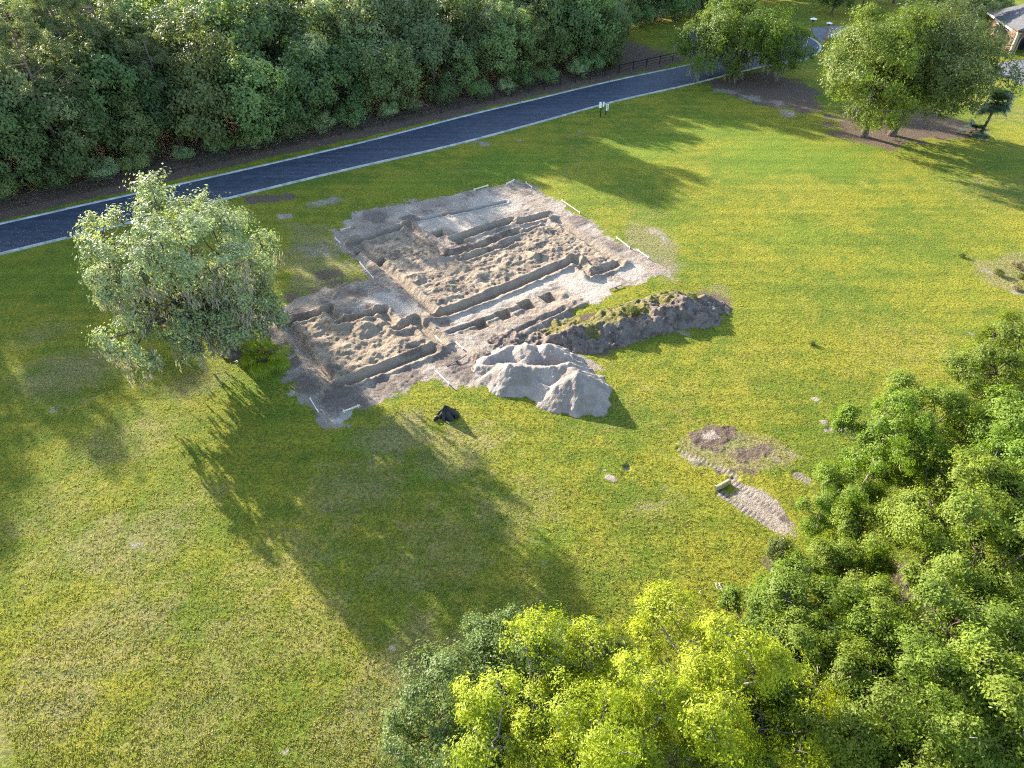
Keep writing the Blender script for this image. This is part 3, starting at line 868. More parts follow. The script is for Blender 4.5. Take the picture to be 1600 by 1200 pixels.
def pile_h(x, y):
    wx = x + 0.55 * (fbm(x * 0.7, y * 0.7, 4, 61) - 0.5)
    wy = y + 0.55 * (fbm(x * 0.7, y * 0.7, 4, 62) - 0.5)
    best = np.full(x.shape, -9.0)
    for n_, (a, za, b, zb) in enumerate(RW):
        dx, dy = b - a
        t = np.clip(((wx - a[0]) * dx + (wy - a[1]) * dy) / (dx * dx + dy * dy), 0, 1)
        ex, ey = wx - a[0] - t * dx, wy - a[1] - t * dy
        d = np.hypot(ex, ey)
        an = np.arctan2(ey, ex)
        rill = fbm(np.cos(an) * 3.5 + n_ * 7 + t, np.sin(an) * 3.5 + d * 0.2, 4, 64) - 0.5
        h = 0.92 * (za + (zb - za) * t) - (0.80 + 0.30 * rill) * (np.sqrt(d * d + 0.012) - 0.10) * (1 - 0.05 * d)
        best = np.maximum(best, h)
    r = 0.10 * (ridged(x * 1.2, y * 1.2, 4, 71) - 0.55) + 0.20 * (fbm(x * 3.4, y * 3.4, 4, 72) - 0.5)
    return best + r * sstep(-0.1, 0.3, best)


pu = [to_uv(*c) for c, _, _, _ in RW] + [to_uv(*c) for _, _, c, _ in RW]
o = mound('sand_pile', pile_h, min(p[0] for p in pu) - 5, max(p[0] for p in pu) + 5, min(p[1] for p in pu) - 5, max(p[1] for p in pu) + 5, 0.08, M_PILE)
tag(o, 'pale grey sand pile of several peaks dumped beside the dug plot', 'sand pile')

BERM = [(812, 538, .4), (835, 533, .55), (865, 524, .75), (900, 519, .95), (935, 519, 1.05), (975, 504, 1.1), (1015, 493, 1.1), (1045, 484, 1.2), (1072, 479, 1.35), (1090, 481, 1.1)]
BW = [(np.array(at(u, v, 0.5)[:2]), z * 0.84) for u, v, z in BERM]


def berm_h(x, y):
    best = np.full(x.shape, -9.0)
    for (a, za), (b, zb) in zip(BW[:-1], BW[1:]):
        dx, dy = b - a
        L = dx * dx + dy * dy
        t = np.clip(((x - a[0]) * dx + (y - a[1]) * dy) / L, 0, 1)
        d = np.hypot(x - a[0] - t * dx, y - a[1] - t * dy)
        z = za + (zb - za) * t
        w = 1.65 + 0.80 * z
        side = (x - a[0]) * (-dy) + (y - a[1]) * dx            # >0 towards the plan: long low slope
        w = np.where(side > 0, w * 1.15, w * 0.9)
        best = np.maximum(best, z * (1.0 - (d / w) ** 1.25))
    cl = 1.25 * (fbm(x * 0.8, y * 0.8, 4, 81) - 0.5) + 0.42 * (ridged(x * 1.7, y * 1.7, 4, 82) - 0.5) + 0.22 * (fbm(x * 4.5, y * 4.5, 3, 83) - 0.5)
    return best + cl * sstep(-0.6, 0.3, best)


def berm_g(x, y, h):
    g = np.zeros(x.shape)
    for (px, r, am) in (((945, 500), 2.6, .72), ((910, 508), 2.2, .62), ((985, 490), 2.2, .7), ((1030, 470), 2.2, .6), ((1075, 462), 2.2, .55), ((870, 516), 1.6, .6), ((925, 530), 1.0, .62), ((1105, 458), 1.8, .7), ((990, 483), .8, .9)):
        c = at(*px)
        g = np.maximum(g, (am + 0.16) * sstep(1.2, 0.4, np.hypot(x - c[0], y - c[1]) / r))
    return g


bu = [to_uv(*p) for p, _ in BW]
o = mound('soil_berm', berm_h, min(p[0] for p in bu) - 4, max(p[0] for p in bu) + 4, min(p[1] for p in bu) - 4, max(p[1] for p in bu) + 4, 0.09, M_BERM, berm_g)
tag(o, 'long lumpy berm of dark topsoil and torn turf behind the sand pile', 'soil berm')


# ------------------------------------------------------------------ trees
def nrmz(a):
    return a / (np.linalg.norm(a, axis=-1, keepdims=True) + 1e-9)


def leaf_mesh(name, P, N, size, aspect, var, mat, rng, long_axis=None):
    n = len(P)
    t = rng.normal(size=(n, 3)) if long_axis is None else long_axis + 0.25 * rng.normal(size=(n, 3))
    N = nrmz(N)
    if long_axis is None:
        t = t - (t * N).sum(1, keepdims=True) * N
    t = nrmz(t)
    b = nrmz(np.cross(N, t))
    L = (size * (0.65 + 0.7 * rng.random(n)))[:, None]
    W = L * aspect
    v = np.stack([P - t * L * 0.5, P + b * W * 0.5 + N * W * 0.12, P + t * L * 0.5, P - b * W * 0.5 + N * W * 0.12], 1).reshape(-1, 3)
    q = np.arange(n * 4).reshape(-1, 4)
    return mesh_np(name, v, q, mat, False, {'var': ('FLOAT', np.repeat(np.clip(var, 0, 1), 4))})


def make_lobes(rng, n, rx, ry, zb, zt, irr=0.3, lr=(0.26, 0.42), droop=0.0, flat=0.0, vb=0.28):
    """foliage masses over a lumpy dome envelope"""
    zc, rz = zb + (zt - zb) * (0.42 - flat), (zt - zb)
    lobes = []
    k1, k2 = rng.random(3) * 6.28, rng.integers(2, 5, 3)
    tries = 0
    while len(lobes) < n and tries < n * 60:
        tries += 1
        d = rng.normal(size=3)
        d[2] = d[2] * 0.85 + vb
        d /= np.linalg.norm(d)
        az = math.atan2(d[1], d[0])
        sc = 1 + irr * (0.5 * math.sin(k2[0] * az + k1[0]) + 0.5 * math.sin(k2[1] * az + k1[1] + 2.5 * d[2]))
        f = rng.uniform(0.55, 0.9) if rng.random() < 0.8 else rng.uniform(0.1, 0.5)
        r = rng.uniform(*lr) * min(rx, ry)
        zup, zdn = (zt - zc) - r * 0.5, (zc - zb)
        p = np.array((d[0] * rx * sc * f, d[1] * ry * sc * f, zc + d[2] * f * (zup if d[2] > 0 else zdn)))
        p[2] -= droop * (math.hypot(p[0], p[1]) / rx) ** 2
        if any(np.linalg.norm(p - q) < 0.55 * (r + s) * 0.75 for q, s in lobes):
            continue
        lobes.append((p, r))
    return lobes


def crown_mesh(name, rng, lobes, n_leaf, size, aspect, mat, up=0.35, subs=13, spread=0.24, squash=0.8, hang=0.0):
    w = np.array([r ** 2 for _, r in lobes])
    w = w / w.sum()
    cen = np.mean([c for c, _ in lobes], axis=0)
    PP, NN, VV_ = [], [], []
    for (c, r), wi in zip(lobes, w):
        m = max(20, int(n_leaf * wi))
        outw = nrmz(c - cen + np.array((0, 0, 0.3)))
        d = nrmz(rng.normal(size=(subs, 3)) + 0.75 * outw + np.array((0, 0, up)))
        sc = c + d * r * rng.uniform(0.55, 1.05, (subs, 1)) * np.array((1, 1, squash))
        sr = rng.uniform(0.75, 1.3, subs)
        sv = rng.random(subs)
        lv = rng.random()
        k = rng.integers(0, subs, m)
        # twigs: leaves in little bunches of about six
        nb = max(4, m // 6)
        tb = rng.integers(0, subs, nb)
        tw = sc[tb] + rng.normal(size=(nb, 3)) * (r * spread * sr[tb])[:, None] * np.array((1, 1, 0.75))
        pick = rng.integers(0, nb, m)
        p = tw[pick] + rng.normal(size=(m, 3)) * size * 0.75
        if hang:
            p[:, 2] -= np.abs(rng.normal(size=m)) * hang
        N = nrmz(p - cen) * 0.4 + nrmz(p - c) * 0.45 + nrmz(p - sc[tb[pick]] + 0.02) * 0.35 + rng.normal(size=(m, 3)) * 0.36 + np.array((0, 0, 0.30))
        PP.append(p)
        NN.append(N)
        VV_.append(0.30 * sv[tb[pick]] + 0.25 * lv + 0.45 * rng.random(m))
    return leaf_mesh(name, np.concatenate(PP), np.concatenate(NN), size, aspect, np.concatenate(VV_), mat, rng)


def wood_mesh(name, rng, lobes, fork, r0, mat, lean=(0, 0), n_limbs=6, twigs=0, base=(0, 0)):
    mb = MB()
    top = max(c[2] for c, _ in lobes)
    f = np.array((lean[0], lean[1], fork))
    b = np.array((base[0], base[1], -0.3))
    n = 9
    tt = np.linspace(0, 1, n)[:, None]
    tr = b + (f - b) * tt + np.column_stack([0.12 * r0 * np.sin(tt[:, 0] * 5 + rng.random() * 6), 0.12 * r0 * np.cos(tt[:, 0] * 4 + rng.random() * 6), np.zeros(n)]) * 3
    rad = r0 * (1.0 - 0.35 * tt[:, 0] + 0.55 * np.exp(-tt[:, 0] * 9))
    mb.tube(tr, rad, 9)
    az = np.array([math.atan2(c[1] - f[1], c[0] - f[0]) for c, _ in lobes])
    order = np.argsort(az)
    samples = [(f, r0 * 0.6)]
    for g in np.array_split(order, n_limbs):
        if not len(g):
            continue
        tgt = np.mean([lobes[i][0] for i in g], axis=0)
        tgt = f + (tgt - f) * 0.85
        pts, m = [], 8
        for k in range(m):
            t = k / (m - 1)
            p = f + (tgt - f) * t
            p = p + np.array((0, 0, 0.10 * np.linalg.norm(tgt - f) * math.sin(math.pi * t))) + rng.normal(size=3) * 0.07 * (k > 0) * np.linalg.norm(tgt - f) / 3
            pts.append(p)
        pts[0] = f - np.array((0, 0, 0.15))
        rr = np.linspace(r0 * 0.58, r0 * 0.16, m)
        mb.tube(pts, rr, 7)
        samples += list(zip(pts[1:], rr[1:]))
    SP, SR = np.array([s[0] for s in samples]), np.array([s[1] for s in samples])
    for c, r in lobes:
        d = np.linalg.norm(SP - c, axis=1) + 2.0 * (SP[:, 2] > c[2])
        k = int(np.argmin(d))
        a = SP[k]
        pts = []
        for j in range(5):
            t = j / 4
            p = a + (c - a) * t + np.array((0, 0, -0.08 * np.linalg.norm(c - a) * math.sin(math.pi * t))) + rng.normal(size=3) * 0.05 * (0 < j < 4) * r
            pts.append(p)
        mb.tube(pts, np.linspace(min(SR[k] * 0.8, 0.5 * r0), 0.025 + 0.03 * r0, 5), 5)
        for _ in range(twigs):
            d_ = nrmz(rng.normal(size=3) + np.array((0, 0, 0.4)) + 0.5 * nrmz(c - f))
            e = c + d_ * r * rng.uniform(0.7, 1.1)
            mid = (c + e) / 2 + rng.normal(size=3) * 0.12 * r
            mb.tube([c, mid, e], [0.03 + 0.02 * r0, 0.022, 0.008], 4, False)
    return mb.mesh(name, mat, True)


def proto(seed, h, rx, zb, n_lobes, n_leaf, size, mat, bark=None, ry=None, aspect=0.5, r0=0.22, fork=0.3, irr=0.3, lr=(0.28, 0.44), up=0.35, limbs=6, twigs=0, droop=0.0, subs=15, lean=(0, 0), spread=0.19, squash=0.8, hang=0.0, flat=0.0, base=(0, 0), vb=0.28, extra=()):
    rng = np.random.default_rng(seed)
    lobes = make_lobes(rng, n_lobes, rx, ry or rx, zb, h, irr, lr, droop, flat, vb)
    lobes = [(c + np.array((lean[0], lean[1], 0)), r) for c, r in lobes] + [(np.array(e[:3], float), e[3]) for e in extra]
    cm = crown_mesh('crown', rng, lobes, n_leaf, size, aspect, mat, up, subs, spread, squash, hang)
    wm = wood_mesh('trunk', rng, lobes, h * fork, r0, bark or M_BARK, lean, limbs, twigs, base)
    return {'h': h, 'crown': cm, 'trunk': wm, 'lobes': lobes, 'zc': zb + (h - zb) * 0.5}


def pine_proto(seed, h, rx, n_clump, per, mat):
    """tall bare trunk, open crown of needle tufts on whorled limbs"""
    rng = np.random.default_rng(seed)
    mb = MB()
    lean = rng.normal(size=2) * 0.5
    tr = np.array([(lean[0] * t + 0.15 * math.sin(3 * t), lean[1] * t, h * t * 0.97 - 0.3) for t in np.linspace(0, 1, 10)])
    mb.tube(tr, np.linspace(0.24, 0.05, 10), 8)
    P, T, V_ = [], [], []
    for k in range(n_clump):
        t = rng.uniform(0.5, 0.99)
        a = rng.random() * 6.283
        reach = rx * (1.15 - t) / 0.6 * rng.uniform(0.45, 1.0) + 0.3
        b = np.array((np.interp(t, np.linspace(0, 1, 10), tr[:, 0]), np.interp(t, np.linspace(0, 1, 10), tr[:, 1]), h * t * 0.97 - 0.3))
        e = b + np.array((math.cos(a) * reach, math.sin(a) * reach, reach * rng.uniform(0.0, 0.35)))
        mid = (b + e) / 2 + np.array((0, 0, -0.08 * reach))
        mb.tube([b, mid, e], [0.06, 0.045, 0.02], 5, False)
        nt_ = rng.integers(3, 6)
        for _ in range(nt_):
            c = e + rng.normal(size=3) * np.array((0.55, 0.55, 0.3)) * (0.5 + 0.12 * reach)
            d = nrmz(rng.normal(size=(per, 3)) + np.array((0, 0, 0.45)))
            L = rng.uniform(0.22, 0.5, (per, 1))
            P.append(c + d * L)
            T.append(d)
            V_.append(0.5 * rng.random() + 0.5 * rng.random(per))
    P, T, V_ = np.concatenate(P), np.concatenate(T), np.concatenate(V_)
    N = np.cross(T, rng.normal(size=P.shape))
    cm = leaf_mesh('crown', P, N, 0.42, 0.16, V_, mat, rng, T)
    return {'h': h, 'crown': cm, 'trunk': mb.mesh('trunk', M_PINEBARK, True), 'lobes': [], 'zc': h * 0.75}


def place(pr, name, label, cat, x, y, scale=1.0, rot=0.0, group=None, sz=None, tint=None):
    o = thing(name, label, cat, (x, y, gzp(x, y)), rot, group, (scale, scale, (sz or scale)))
    link('trunk', pr['trunk'], o)
    link('crown', pr['crown'], o)
    return o


# --- prototypes
fk = dict(spread=0.15, subs=11)
F = [proto(101, 11.5, 3.6, 0.3, 17, 8500, 0.40, L_FOREST, r0=0.24, fork=0.28, lr=(0.38, 0.60), vb=0.12, **fk), proto(102, 13.0, 3.9, 0.8, 18, 9000, 0.40, L_FOREST, r0=0.26, irr=0.35, lr=(0.38, 0.58), vb=0.18, **fk),
     proto(103, 10.0, 3.3, 0.3, 15, 8000, 0.38, L_FOREST, r0=0.2, irr=0.35, lr=(0.38, 0.60), vb=0.12, **fk), proto(104, 14.0, 3.5, 1.0, 18, 9000, 0.40, L_PALE, r0=0.25, irr=0.3, lr=(0.38, 0.58), vb=0.22, **fk),
     proto(105, 12.5, 3.1, 0.8, 16, 8000, 0.38, L_PALE, r0=0.22, irr=0.35, lr=(0.40, 0.62), vb=0.18, **fk), proto(106, 14.5, 4.3, 1.0, 22, 10500, 0.42, L_FOREST, r0=0.3, irr=0.3, lr=(0.34, 0.54), vb=0.22, **fk)]
PN = [pine_proto(201, 19.0, 4.6, 46, 70, L_PINE), pine_proto(202, 17.0, 4.0, 40, 70, L_PINE)]
BUSH = [proto(301, 3.4, 2.2, 0.1, 18, 5000, 0.20, L_FOREST, r0=0.08, fork=0.2), proto(302, 2.6, 1.7, 0.1, 14, 4000, 0.18, L_PALE, r0=0.06, fork=0.2)]

ORD = ['first', 'second', 'third', 'fourth', 'fifth', 'sixth', 'seventh', 'eighth', 'ninth', 'tenth', 'eleventh', 'twelfth', 'thirteenth', 'fourteenth', 'fifteenth', 'sixteenth', 'seventeenth', 'eighteenth', 'nineteenth', 'twentieth',
       'twenty-first', 'twenty-second', 'twenty-third', 'twenty-fourth', 'twenty-fifth', 'twenty-sixth', 'twenty-seventh', 'twenty-eighth', 'twenty-ninth', 'thirtieth']
KIND = ['rounded dark green tree', 'broad dark green tree', 'low bushy green tree', 'pale green tall tree', 'slim pale green tree', 'wide spreading green tree']
rnd = random.Random(5)
rows = [(89.0, 6.3, 0.95, [0, 1, 2, 0, 4, 2]), (92.6, 5.8, 1.06, [1, 0, 3, 0, 4]), (98.5, 6.2, 1.22, [3, 1, 5, 0, 4]), (105.5, 6.6, 1.34, [1, 3, 1, 4, 0]), (114.0, 7.4, 1.42, [5, 1, 3, 0])]
rowname = ['front row of the woods', 'second row of the woods', 'third row of the woods', 'fourth row of the woods', 'rearmost row of the woods']
for ri, (v0, spc, sc, kinds) in enumerate(rows):
    spots = []
    u = -46.0 + 2.3 * ri
    umax = (82, 86, 92, 134, 160)[ri]
    while u < umax:
        uu, vv = u + rnd.uniform(-1.2, 1.2), v0 + rnd.uniform(-1.3, 1.9)
        spots.append((uu, vv))
        u += spc
    vis = []
    for uu, vv in spots:
        x, y = to_xy(uu, vv)
        k = rnd.choice(kinds)
        s = sc * rnd.uniform(0.76, 1.16)
        vis.append((x, y, k, s))
    for idx, (x, y, k, s) in enumerate(vis):
        lab = f'{KIND[k]}, {ORD[idx]} from left in the {rowname[ri]}'
        place(F[k], 'woodland_tree', lab, 'tree', x, y, s, rnd.uniform(0, 6.28), 'trees of the woods beyond the road', s * rnd.uniform(0.95, 1.1))
for i, (px, vt, k, lab) in enumerate([((18, 70), 90.5, 0, 'tall pine with a long bare leaning trunk at the far left of the woods'), ((200, 105), 95.0, 1, 'pale tufted pine rising above the oaks near the left end of the woods'),
                                       ((90, 35), 97.0, 0, 'pale hazy pine high in the top left corner of the woods'), ((250, 110), 92.5, 1, 'open pine with tufted limbs reaching right over dark oaks'), ((150, 15), 101.0, 1, 'pale pine at the top edge behind the other pines'), ((60, 130), 93.0, 1, 'pale pine below the corner pine with spreading tufts')]):
    zc = 12.0
    for _ in range(40):
        p = at(px[0], px[1], zc)
        zc -= 0.35 * (vt - to_uv(p[0], p[1])[1]) * 0.3
        zc = max(6.0, min(17.0, zc))
    place(PN[k], 'pine_tree', lab, 'pine', p[0], p[1], zc / PN[k]['zc'] * (1.0 if zc > 9 else 1.1), i * 1.3, 'pines in the woods')
for i, (uu, vv, s) in enumerate(((-30, 98, 1.45), (-21, 99.5, 1.5), (-13, 97, 1.5), (-24, 104, 1.6), (-36, 102, 1.5), (-8, 103, 1.5))):
    x, y = to_xy(uu, vv)
    place(F[(5, 3, 1)[i % 3]], 'woodland_tree', 'very tall tree of the woods beyond the left edge of the photo, ' + ORD[i] + ' of six', 'tree', x, y, s, i, 'trees of the woods beyond the road', s * 1.05)
for i, (uu, vv, s, k) in enumerate(((92, 107, 1.0, 0), (99, 106.5, 0.95, 2), (106, 107.5, 1.05, 0), (113, 108, 1.0, 2), (121, 108, 1.1, 0), (142, 109, 1.1, 2), (150, 107, 1.2, 0), (158, 109, 1.2, 1), (167, 106, 1.3, 0), (175, 108, 1.3, 1), (88, 116, 1.4, 1), (97, 118, 1.4, 0), (106, 117, 1.45, 1), (115, 119, 1.4, 0), (124, 118, 1.5, 1), (133, 120, 1.5, 0))):
    x, y = to_xy(uu, vv)
    place(F[k], 'woodland_tree', 'low leafy tree, ' + ORD[i] + ' from left along the woods edge behind the turning circle', 'tree', x, y, s, i * 1.7, 'trees of the woods beyond the road')
for i, (uu, vv, s) in enumerate(((86, 103.5, 1.5), (90.5, 105, 1.7), (95, 104.5, 1.4), (99, 105.2, 1.8), (103.5, 104.8, 1.5), (108, 105.5, 1.8), (112.5, 105, 1.6), (117, 106, 1.8), (122, 105.5, 1.6), (127, 106.5, 1.8))):
    x, y = to_xy(uu, vv)
    place(BUSH[i % 2], 'bush', ('dark', 'pale green')[i % 2] + ' bush behind the shaded lawn near the turning circle, ' + ORD[i] + ' from left', 'bush', x, y, s, i * 2.2, 'bushes along the woods edge')
blabs = ['low dark bush filling the woods edge by the fence', ]
rnd2 = random.Random(9)
u = -30.0
idx = 0
while u < 82:
    x, y = to_xy(u, 86.7 + rnd2.uniform(-0.4, 0.7))
    k = rnd2.choice([0, 0, 1])
    place(BUSH[k], 'bush', f'low {("dark", "pale green")[k]} bush against the fence, {ORD[idx]} bush from the left', 'bush', x, y, rnd2.uniform(0.75, 1.15), rnd2.uniform(0, 6), 'bushes along the woods edge')
    idx += 1
    u += rnd2.uniform(3.4, 6.0)

# --- the silvery tree by the plot, with hanging moss
def moss_mesh(rng, lobes, n, mat, size=0.5, below=True):
    P, T, V_ = [], [], []
    for c, r in lobes:
        m = rng.poisson(n * r)
        for _ in range(m):
            q = c + nrmz(rng.normal(size=3) * np.array((1, 1, 0.5))) * r * rng.uniform(0.4, 0.95) + np.array((0, 0, -0.35 * r))
            k = 16
            p = q + rng.normal(size=(k, 3)) * np.array((0.10, 0.10, 0.05))
            p[:, 2] -= rng.uniform(0, 1.1, k) * size
            P.append(p)
            T.append(np.tile((0, 0, -1.0), (k, 1)) + 0.1 * rng.normal(size=(k, 3)))
            V_.append(rng.random(k))
    P, T, V_ = np.concatenate(P), np.concatenate(T), np.concatenate(V_)
    return leaf_mesh('moss', P, np.cross(T, rng.normal(size=P.shape)), 0.42, 0.22, V_, mat, rng, T)


TL = proto(408, 14.5, 6.3, 2.0, 64, 52000, 0.24, L_SILVER, M_BARK, aspect=0.46, r0=0.46, fork=0.30, irr=0.34, lr=(0.16, 0.28), limbs=8, twigs=4, droop=0.0, subs=10, spread=0.14, extra=((1.4, -0.6, 4.2, 1.7), (2.6, -0.3, 5.4, 1.6), (0.4, -1.9, 3.8, 1.5), (-1.6, -2.6, 3.6, 1.6), (2.4, 0.9, 7.2, 1.7), (3.2, 0.2, 3.9, 1.3), (1.5, -1.0, 6.5, 1.6)), lean=(-1.7, -0.2), vb=0.14, flat=0.02, base=(0, 0))
b = on(372, 556)
o = place(TL, 'shade_tree', 'large silvery green tree draped with grey moss beside the dug plot', 'tree', b[0], b[1], 1.0, 0.0)
rng = np.random.default_rng(4)
link('moss', moss_mesh(rng, [l for l in TL['lobes'] if l[0][2] < 9.5], 9.0, L_MOSS, 1.1), o)

# --- two oaks at the right, one oak by the turning circle
RA = proto(411, 15.5, 8.4, 2.6, 68, 56000, 0.27, L_OAK, M_BARK, r0=0.42, fork=0.3, irr=0.35, lr=(0.19, 0.30), limbs=7, droop=0.2, twigs=1)
RB = proto(412, 16.5, 9.0, 2.4, 70, 52000, 0.27, L_LIVE, M_BARK, r0=0.40, fork=0.32, irr=0.35, lr=(0.18, 0.29), limbs=8, droop=0.2, twigs=1, lean=(1.9, 1.0))
b = on(1347, 213)
place(RA, 'oak_tree', 'leafy oak with dark upright trunk, on brown leaf litter, next to the leaning oak', 'oak', b[0], b[1], 1.0, 0.4)
b = on(1391, 212)
place(RB, 'oak_tree', 'big leafy oak with slim trunk leaning right on brown leaf litter', 'oak', b[0], b[1], 1.0, 0.0)
RT = proto(413, 11.4, 9.2, 2.0, 78, 64000, 0.27, L_OAK, M_BARK, r0=0.50, fork=0.25, irr=0.3, lr=(0.15, 0.25), limbs=8, droop=1.6, twigs=1, hang=0.25)
b = on(1150, 117)
o = place(RT, 'live_oak', 'wide spreading oak with drooping mossy limbs beside the turning circle kerb', 'oak', b[0], b[1], 1.0, 1.0)
link('moss', moss_mesh(rng, [l for l in RT['lobes'] if l[0][2] < 6], 6.0, L_MOSS, 1.0), o)
for px, k, s, lab in (((1300, 22), 1, 0.75, 'dark tree above the driveway past the turning circle'), ((1345, 18), 3, 0.8, 'dark tree partly hidden behind the big oak crown, above the driveway'), ((1500, 55), 4, 0.9, 'pale tree between the leaning oak and the house'), ((1455, 30), 3, 0.95, 'pale tree rising behind the leaning oak crown'),
                      ((1545, 45), 2, 0.7, 'green tree at the house corner'), ((1395, 5), 1, 1.0, 'green tree at the top edge behind the two oaks'), ((1540, 8), 0, 0.9, 'dark tree behind the house roof'), ((1255, -25), 0, 1.0, 'dark tree at the top edge beyond the turning circle')):
    b = on(*px)
    place(F[k], 'yard_tree', lab, 'tree', b[0], b[1], s, px[0] * 0.7, 'trees around the far house')

# --- trees near the camera at the lower right
NR = [proto(501, 9.5, 3.4, 1.8, 32, 46000, 0.140, L_NEAR, M_BARK, r0=0.20, fork=0.38, irr=0.5, lr=(0.20, 0.36), twigs=5, limbs=6, spread=0.17), proto(502, 8.5, 2.9, 1.6, 26, 34000, 0.135, L_NEAR, M_PALEBARK, r0=0.16, fork=0.4, irr=0.5, lr=(0.19, 0.36), twigs=6, limbs=5, spread=0.17),
      proto(503, 10.5, 3.8, 4.0, 30, 48000, 0.140, L_NEAR, M_BARK, r0=0.24, fork=0.4, irr=0.5, lr=(0.19, 0.34), twigs=5, limbs=6, spread=0.17), proto(504, 7.0, 2.7, 1.0, 22, 25000, 0.130, L_NEAR, M_PALEBARK, r0=0.13, fork=0.35, irr=0.5, lr=(0.2, 0.36), twigs=6, limbs=5, spread=0.17),
      proto(505, 8.0, 3.1, 1.0, 28, 36000, 0.130, L_BLUE, M_BARK, r0=0.16, fork=0.35, irr=0.4, lr=(0.22, 0.36), twigs=3, limbs=6, spread=0.17)]
YT = [proto(511, 10.0, 4.5, 2.0, 34, 64000, 0.130, L_YELLOW, M_PALEBARK, r0=0.22, fork=0.36, irr=0.45, lr=(0.17, 0.30), twigs=6, limbs=7, spread=0.17, aspect=0.42), proto(512, 10.0, 3.9, 2.2, 28, 50000, 0.130, L_YELLOW, M_PALEBARK, r0=0.20, fork=0.36, irr=0.5, lr=(0.17, 0.30), twigs=7, limbs=6, spread=0.17, aspect=0.42)]
near_list = [  # pixel of crown centre, height of that centre, prototype, scale, label
    ((1588, 560), 5.5, 0, 1.05, 'dense green tree at the right photo edge, uppermost of the near trees'),
    ((1475, 660), 5.5, 0, 0.95, 'leafy green tree in front of the uppermost near tree'),
    ((1385, 690), 5.5, 1, 0.85, 'slender green tree with pale trunk jutting into the lawn above the torn ground'),
    ((1300, 780), 3.8, 3, 0.75, 'thin sparse tree leaning over the sandy vehicle tracks'),
    ((1500, 790), 6.5, 2, 0.95, 'tall green tree with dark forked trunk above the bare brown clearing'),
    ((1600, 700), 6.5, 2, 1.0, 'full green tree cut by the right photo edge below the uppermost one'),
    ((1330, 850), 3.6, 3, 0.85, 'low sparse tree beside the end of the sandy tracks'),
    ((1590, 880), 6.5, 0, 1.0, 'green tree with thick dark trunk at the right photo edge'),
    ((1275, 965), 4.2, 3, 1.15, 'light green bushy tree just below the red-brown dirt patch'),
    ((1365, 995), 4.0, 1, 0.9, 'bushy green tree below the forked dark trunk'),
    ((1540, 1010), 6.0, 0, 0.9, 'bright green tree right of the grey dead branches'),
    ((1200, 985), 3.6, 1, 0.72, 'light green small tree beside the upright dead twig'),
    ((1300, 905), 3.4, 3, 0.85, 'small tree between the sandy tracks and the light green bushy tree'),
    ((1215, 1100), 4.4, 0, 0.8, 'green tree behind the right flank of the yellow crown'),
    ((1560, 780), 6.0, 1, 1.0, 'green tree between the tall forked one and the right photo edge'),
    ((1240, 1040), 4.2, 1, 0.85, 'mid green tree touching the yellow crown on its right'),
    ((1420, 1090), 6.0, 2, 0.85, 'rounded green tree low in the lower right grove'),
    ((1350, 1140), 6.0, 0, 0.85, 'green tree on the bottom photo edge right of the yellow crown'),
    ((1530, 1150), 6.0, 1, 1.0, 'green tree with pale bare twigs near the bottom right corner'),
    ((1620, 1090), 6.0, 0, 0.95, 'dark green tree filling the bottom right corner'),
    ((808, 1048), 4.4, 4, 0.80, 'grey-green round tree rising on the lawn side of the yellow crown'),
    ((700, 1130), 4.6, 4, 0.95, 'grey-green tree at the bottom edge left of the yellow crown'),
    ((900, 1040), 3.2, 4, 0.7, 'small grey-green tree tucked behind the yellow crown')]
for i, (px, zc, k, s, lab) in enumerate(near_list):
    pr = NR[k]
    p = at(px[0], px[1], zc)
    sz = zc / pr['zc'] if abs(zc / pr['zc'] / s - 1) < 0.3 else s
    place(pr, 'grove_tree', lab, 'tree', p[0], p[1], s, i * 2.1, 'trees of the near grove', sz)
for px, zc, k, s, lab in (((845, 1168), 6.0, 0, 1.0, 'bright yellow-green tree in full leaf at the bottom photo edge'), ((1120, 1075), 6.2, 1, 0.98, 'yellow-green tree with an open gap showing its bare limbs'), ((985, 1140), 5.2, 1, 0.92, 'yellow-green tree low between the two brighter ones')):
    p = at(px[0], px[1], zc)
    place(YT[k], 'yellow_green_tree', lab, 'tree', p[0], p[1], s, 0.6 + k, 'yellow-green trees at the bottom edge')


